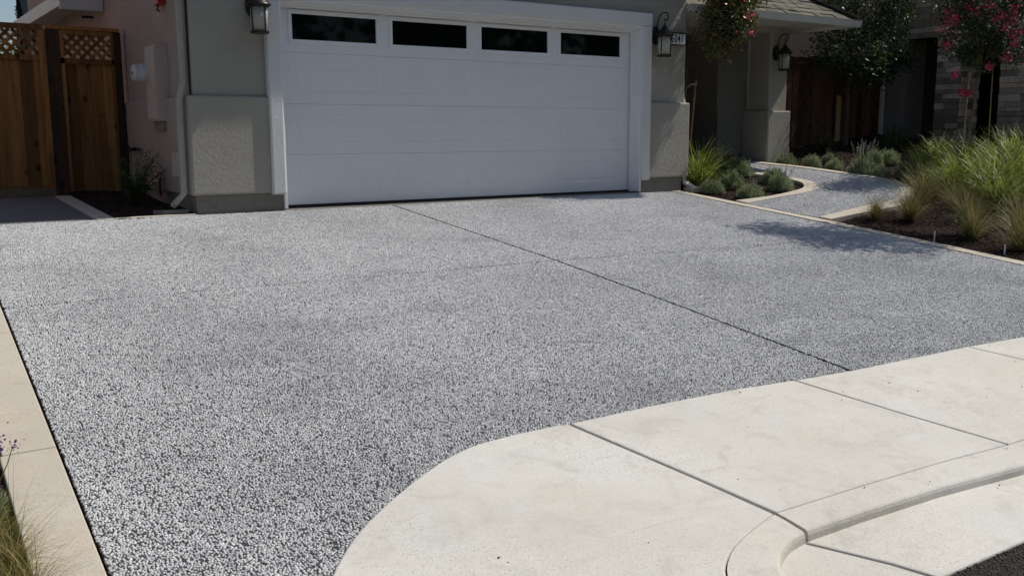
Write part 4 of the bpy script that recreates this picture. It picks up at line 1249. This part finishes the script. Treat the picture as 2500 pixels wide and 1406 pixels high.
# lavender mounds, unit size: width 1, height about 0.5
def lav_proto(seed, spikes, tall=0.6):
    rng = np.random.default_rng(seed)
    n = 2400
    th = rng.uniform(0, 2 * math.pi, n); ph = np.arccos(rng.uniform(0.02, 1, n))
    lump = 1 + 0.14 * np.sin(3 * th + seed) + 0.10 * np.sin(5 * th + 2 * seed) + 0.08 * np.sin(4 * ph * 2 + th * 2)
    rr = lump * rng.uniform(0.25, 1.0, n) ** 0.4
    P = np.stack([0.40 * rr * np.sin(ph) * np.cos(th), 0.40 * rr * np.sin(ph) * np.sin(th), 0.46 * rr * np.cos(ph)], 1)
    out = P / np.linalg.norm(P, axis=1)[:, None]
    d = out + rng.normal(size=(n, 3)) * 0.35 + np.array([0, 0, 0.5]); d /= np.linalg.norm(d, axis=1)[:, None]
    b = np.cross(d, rng.normal(size=(n, 3))); b /= np.linalg.norm(b, axis=1)[:, None]
    ln = rng.uniform(0.08, 0.16, (n, 1)); w = 0.011
    V = np.stack([P - b * w * 0.6, P + d * ln * 0.5 - b * w, P + d * ln, P + d * ln * 0.5 + b * w], 1).reshape(-1, 3)
    F = np.arange(4 * n).reshape(n, 4)
    parts = [('foliage', V, F, M['lav'])]
    if spikes:
        SV, SF = [], []
        hv, hf = [], []
        for k in range(spikes):
            a = rng.uniform(0, 6.28); q = rng.uniform(0, 0.33); le = rng.uniform(0.0, 0.35)
            p0 = np.array([q * math.cos(a), q * math.sin(a), 0.3]); L0 = tall * rng.uniform(0.6, 1.1)
            p1 = p0 + np.array([math.cos(a) * le * L0, math.sin(a) * le * L0, L0])
            s_ = np.array([0.006, 0.0, 0]); s2 = np.array([0, 0.006, 0])
            bb = len(SV); SV += [p0 - s_, p0 + s_, p1 + s_ * 0.6, p1 - s_ * 0.6, p0 - s2, p0 + s2, p1 + s2 * 0.6, p1 - s2 * 0.6]
            SF += [(bb, bb + 1, bb + 2, bb + 3), (bb + 4, bb + 5, bb + 6, bb + 7)]
            dv = (p1 - p0) / np.linalg.norm(p1 - p0)
            for j in range(9):
                c = p1 - dv * 0.018 * j + rng.normal(size=3) * 0.006
                d_ = rng.normal(size=3) * 0.012; e_ = rng.normal(size=3) * 0.012
                bb = len(hv); hv += [c - d_, c - e_, c + d_, c + e_]; hf.append((bb, bb + 1, bb + 2, bb + 3))
        parts.append(('stems', np.array(SV), np.array(SF), M['lav']))
        parts.append(('flower_spikes', np.array(hv), np.array(hf), M['lavflower']))
    return proto('lavender', parts)


LV = [lav_proto(1, 0), lav_proto(2, 0), lav_proto(3, 14, 0.5), lav_proto(4, 36, 0.75), lav_proto(5, 6, 0.5)]
GLV = 'grey green lavender mounds in the mulch beds'
lav_list = [
    (0, 5.93, -0.50, 0.36, 0.30, 'small round lavender mound beside the downspout splash block'),
    (1, 6.42, -0.40, 0.40, 0.38, 'low lavender mound in the middle of the small bed'),
    (4, 6.10, -1.02, 0.40, 0.30, 'lavender mound nearest the driveway edging in the small bed'),
    (2, 6.74, -0.98, 0.42, 0.38, 'spiky lavender at the bend of the path curb'),
    (0, 7.08, -0.55, 0.36, 0.36, 'lavender mound tucked behind the spiky one at the curb bend'),
    (1, 7.10, 0.15, 0.52, 0.46, 'large lavender mound at the far corner of the small bed'),
    (3, 6.95, 0.48, 0.46, 0.50, 'tall flowering lavender behind the large mound by the porch'),
    (2, 8.46, 0.40, 0.34, 0.28, 'shaded flowering lavender at the foot of the porch column'),
    (0, 8.52, -0.08, 0.32, 0.32, 'round sunlit lavender just right of the porch column'),
    (1, 8.62, -0.42, 0.32, 0.28, 'small lavender ball between column lavender and spiky clump'),
    (4, 9.05, 0.02, 0.26, 0.26, 'faint lavender in the shade under the fence'),
    (3, 8.60, -0.92, 0.50, 0.42, 'wide lavender with many grey flower spikes beside the path'),
    (0, 9.15, -0.72, 0.34, 0.46, 'upright lavender right of the many-spiked clump'),
    (1, 8.55, -1.27, 0.34, 0.26, 'flat lavender at the path curb in front of the spiked clump'),
    (0, 9.65, -0.62, 0.42, 0.36, 'dark lavender mound deepest in the shade of the bed'),
    (4, 8.80, -1.50, 0.40, 0.34, 'lavender overhung by the lime grass at the path bend'),
    (1, 8.58, -1.72, 0.30, 0.24, 'smallest lavender at the tip of the path bend'),
]
for (k, x, y, w, h, lb) in lav_list:
    place(LV[k], x, y, H(x, y) - 0.03, (w * 0.98, w * 0.98, h * 1.15), rnd.uniform(0, 6.28), lb, 'lavender', GLV)

# strappy lime grasses
rng = np.random.default_rng(41)
LG = []
for s_ in range(3):
    r2 = np.random.default_rng(50 + s_)
    V, F = blades(r2, 460, 1.0, 0.018, 0.95, 1.9, 0.15, 6)
    LG.append(proto('lime_grass', [('blades', V, F, M['lime'])]))
GG = 'arching lime green grass clumps'
for (k, x, y, s_, lb) in [
    (0, 8.75, -1.80, 0.72, 'lime grass clump leaning over the path bend'),
    (1, 9.40, -2.05, 0.80, 'tall lime grass in front of the crape myrtle stakes'),
    (2, 8.12, -3.15, 0.82, 'big lime grass clump nearest the right frame edge'),
    (0, 8.50, -2.50, 0.80, 'lime grass clump in the middle of the grass mass'),
    (1, 8.80, -3.05, 0.90, 'lime grass clump behind the one at the right edge'),
    (2, 10.3, -2.15, 0.80, 'lime grass clump below the stone pier at the back'),
    (1, 10.0, -1.25, 0.62, 'lime grass clump farthest back by the dark doorway'),
    (0, 9.20, -2.60, 0.88, 'lime grass clump behind the middle of the mass'),
    (1, 7.72, -3.45, 0.70, 'low lime grass clump at the front of the grass mass'),
    (0, 8.05, -2.62, 0.66, 'lime grass clump just behind the greyish tan tuft'),
    (2, 9.90, -2.65, 0.85, 'lime grass clump at the back right under the blossoms'),
]:
    place(LG[k], x, y, H(x, y) - 0.04, s_, rnd.uniform(0, 6.28), lb, 'ornamental grass', GG)
r2 = np.random.default_rng(60)
V, F = blades(r2, 340, 1.0, 0.014, 0.95, 1.9, 0.12, 6)
SG = proto('strap_grass', [('blades', V, F, M['lime'])])
place(SG, 6.05, -0.10, 0.0, 0.85, 1.0, 'strappy lime grass against the garage corner', 'ornamental grass')
V, F = blades(np.random.default_rng(61), 160, 1.0, 0.016, 0.8, 1.5, 0.12, 5)
DG = proto('dark_grass', [('blades', V, F, M['darkgrass'])])
place(DG, 10.75, 0.05, 0.42, 0.55, 0.5, 'dark strap grass at the foot of the neighbour downspout', 'ornamental grass', 'dark strap grasses under the fence')
place(DG, 9.9, 0.75, 0.42, 0.5, 2.5, 'dark strap grass under the fence behind the column', 'ornamental grass', 'dark strap grasses under the fence')
place(DG, 11.6, 0.6, 0.5, 0.55, 4.5, 'dark strap grass in the fence corner', 'ornamental grass', 'dark strap grasses under the fence')

# fine tan tufts
TG = []
for s_ in range(3):
    V, F = blades(np.random.default_rng(70 + s_), 420, 1.0, 0.0085, 1.05, 1.35, 0.10, 5)
    TG.append(proto('tan_grass', [('blades', V, F, M['tan'])]))
GT = 'fine tan grass tufts along the driveway edging'
for (k, x, y, s_, lb) in [
    (0, 6.22, -2.83, 0.40, 'small thin tan tuft beside the path curb'),
    (1, 6.50, -3.10, 0.58, 'greenish tan tuft second from the path curb'),
    (2, 6.22, -4.02, 0.58, 'orange tan tuft in the middle of the row'),
    (0, 6.12, -4.62, 0.62, 'fullest tan tuft at the right frame edge'),
    (1, 7.50, -2.62, 0.64, 'greyish tan tuft between path bend and lime grass'),
    (2, 6.95, -3.55, 0.50, 'flattened tan tuft in front of the lime grass'),
    (0, 7.35, -3.15, 0.52, 'ragged tan tuft under the lime grass clump'),
    (1, 7.00, -4.15, 0.60, 'tan tuft behind the fullest one at the right edge'),
]:
    place(TG[k], x, y, H(x, y) - 0.03, s_, rnd.uniform(0, 6.28), lb, 'ornamental grass', GT)

# wispy shrub in the left bed
rng = np.random.default_rng(80)
ws = thing('wispy_shrub', 'dark wispy shrub in the side bed below the hose faucet', 'shrub', (-1.28, 0.75, 0.02))
sm = MB(); lv = []
for k in range(46):
    a = rng.uniform(0, 6.28); l_ = rng.uniform(0.15, 0.62); sp2 = rng.uniform(0.08, 0.5)
    p0 = Vector((-1.28, 0.75, 0.02)); p2 = p0 + Vector((math.cos(a) * sp2 * 0.8, math.sin(a) * sp2, l_)); p1 = (p0 + p2) / 2 + Vector((0, 0, 0.08))
    sm.tube([p0, p1, p2], [0.004, 0.003, 0.0015], 4)
    for j in range(26):
        t_ = rng.uniform(0.25, 1.0)
        q = p0.lerp(p1, t_ * 2) if t_ < 0.5 else p1.lerp(p2, t_ * 2 - 1)
        lv.append((q.x + rng.normal() * 0.02, q.y + rng.normal() * 0.02, q.z + rng.normal() * 0.02))
sm.build('stems', M['leaf_dk'], ws)
V, F = leaf_quads(np.array(lv), 0.045, rng, 0.22)
np_obj('foliage', V, F, M['darkgrass'], ws)

# left foreground plants
V, F = blades(np.random.default_rng(90), 300, 1.0, 0.0085, 1.1, 1.8, 0.18, 7)
FG = proto('dry_grass', [('blades', V, F, M['drygrass'])])
place(FG, -3.425, -6.34, -0.665, (0.31, 0.31, 0.27), 0.3, 'dry grass tuft spilling over the border at bottom left', 'ornamental grass', 'dry grass tufts left of the border')
place(FG, -3.40, -6.60, -0.685, (0.28, 0.28, 0.26), 4.1, 'dry grass tuft at the very bottom left corner', 'ornamental grass', 'dry grass tufts left of the border')
place(FG, -3.45, -6.08, -0.64, (0.26, 0.26, 0.22), 2.3, 'shorter dry grass tuft behind the bottom left one', 'ornamental grass', 'dry grass tufts left of the border')
V, F = blades(np.random.default_rng(92), 12, 1.0, 0.0035, 0.9, 0.8, 0.05, 8)
WG = proto('seed_grass', [('stalks', V, F, M['drygrass'])])
place(WG, -3.37, -6.22, -0.65, 0.42, 0.0, 'few long thin grass stalks arching across the border', 'grass stalks')
rng = np.random.default_rng(95)
vb = thing('verbena', 'purple verbena sprig at the left frame edge', 'flower', (-3.395, -5.80, -0.60))
sm = MB(); fl = []
for k in range(7):
    p0 = Vector((-3.395, -5.80, -0.60)); p2 = p0 + Vector((rng.uniform(-0.06, 0.09), rng.uniform(-0.05, 0.05), rng.uniform(0.17, 0.27))); p1 = (p0 + p2) / 2 + Vector((0.02, 0, 0.03))
    sm.tube([p0, p1, p2], [0.003, 0.002, 0.0015], 5)
    for j in range(22): fl.append((p2.x + rng.normal() * 0.010, p2.y + rng.normal() * 0.010, p2.z + rng.normal() * 0.010))
sm.build('stems', M['drygrass'], vb)
V, F = leaf_quads(np.array(fl), 0.012, rng, 0.8)
np_obj('blossoms', V, F, M['violet'], vb)
lw = place(LV[1], -3.42, -5.92, -0.62, (0.17, 0.17, 0.2), 1.0, 'silvery sage tuft left of the border joint', 'shrub')

# ------------------------------------------------------------------ small things
GS = 'thin wooden stakes of the crape myrtle'
for (a, b, lb) in (((9.60, -1.85, 0.2), (9.88, -1.72, 1.62), 'left thin stake of the pink crape myrtle'), ((9.93, -2.05, 0.2), (10.08, -1.95, 1.68), 'right thin stake of the pink crape myrtle')):
    o = MB().tube([a, b], 0.008, 7).build('tree_stake', M['stake']); tag(o, lb, 'stake', GS)
o = MB().tube([(6.03, 0.10, 0.0), (6.16, 0.10, 1.50)], 0.014, 7).build('tree_stake', M['stake'])
tag(o, 'leaning bamboo stake beside the right garage wall', 'stake')
tie = MB().tube([(6.165, 0.085, 1.44), (6.08, 0.12, 1.43), (6.0, 0.14, 1.37), (5.93, 0.2, 1.30)], 0.012, 6).build('tree_tie', m_plain('grey_strap', (0.25, 0.25, 0.25), 0.7))
tag(tie, 'grey strap tied to the leaning bamboo stake', 'strap')
sb = thing('splash_block', 'white concrete splash block under the right downspout', 'splash block', (5.95, -0.27, 0))
MB().add([(5.70, -0.34, -0.05), (6.10, -0.42, -0.05), (6.13, -0.22, -0.05), (5.73, -0.15, -0.05), (5.70, -0.34, 0.03), (6.10, -0.42, 0.045), (6.13, -0.22, 0.045), (5.73, -0.15, 0.03),
          (5.73, -0.325, 0.03), (6.10, -0.395, 0.045), (6.12, -0.245, 0.045), (5.75, -0.175, 0.03), (5.73, -0.325, 0.0), (6.10, -0.395, 0.0), (6.12, -0.245, 0.0), (5.75, -0.175, 0.0)],
         [(0, 3, 2, 1), (0, 1, 5, 4), (2, 3, 7, 6), (3, 0, 4, 7), (1, 2, 6, 5), (4, 5, 9, 8), (6, 7, 11, 10), (7, 4, 8, 11), (5, 6, 10, 9), (8, 9, 13, 12), (10, 11, 15, 14), (11, 8, 12, 15), (12, 13, 14, 15), (9, 10, 14, 13)]).build('basin', M['conc_border'], sb)
for (x, y, lb) in ((5.80, -3.86, 'white irrigation riser in front of the orange tan tuft'), (5.82, -4.62, 'white irrigation riser at the foot of the fullest tan tuft')):
    o = MB().tube([(x, y, H(x, y) - 0.05), (x, y, H(x, y) + 0.085)], 0.007, 7).build('irrigation_riser', M['white']); tag(o, lb, 'irrigation riser', 'white irrigation risers')
# fallen leaves and dry bits on the mulch and along the edging
rng = np.random.default_rng(123)
lp = []
for k in range(520):
    x, y = rng.uniform(5.72, 10.5), rng.uniform(-5.0, 0.4)
    if k < 70:
        y = rng.uniform(-5.0, -0.3); x = 5.50 - abs(rng.normal()) * 0.25
        lp.append((x, y, 0.1 * y + 0.012)); continue
    lp.append((x, y, H(x, y) + (0.012 if rng.uniform() < 0.7 else 0.004)))
lp = np.array(lp)
V, F = leaf_quads(lp, 0.030, rng, 0.5)
V = V.reshape(-1, 4, 3); V[:, :, 2] = lp[:, None, 2] + (V[:, :, 2] - lp[:, None, 2]) * 0.25; V = V.reshape(-1, 3)
fl_ = np_obj('fallen_leaves', V, F, m_leaf('dry_leaf', ((0.10, 0.06, 0.03), (0.20, 0.12, 0.055), (0.30, 0.19, 0.09)), 0.1, 0.8, 0.1))
tag(fl_, 'dry fallen leaves scattered over the mulch and path', kind='stuff')
# specks of grit on the paving
rng = np.random.default_rng(99)
pc = []
gm = MB()
for k in range(42):
    x, y = rng.uniform(-2.2, 3.5), rng.uniform(-7.9, -6.3)
    if k < 6: x, y = -3.15 - rng.uniform(0.02, 0.15), rng.uniform(-6.5, -3.5)
    elif x < -1.3 and y > -6.75 + 0.0: continue
    s_ = rng.uniform(0.0012, 0.0035)
    zz = 0.1 * y + (0.009 if y > -7.5 else -0.036)
    gm.obox((x, y, zz + s_ * 0.5), (s_, s_ * 0.3, 0), (-s_ * 0.3, s_ * 0.8, 0), (0, 0, s_ * 0.6))
o = gm.build('grit', m_plain('grit_speck', (0.06, 0.045, 0.035), 0.9)); tag(o, 'scattered specks of grit on the paving', kind='stuff')
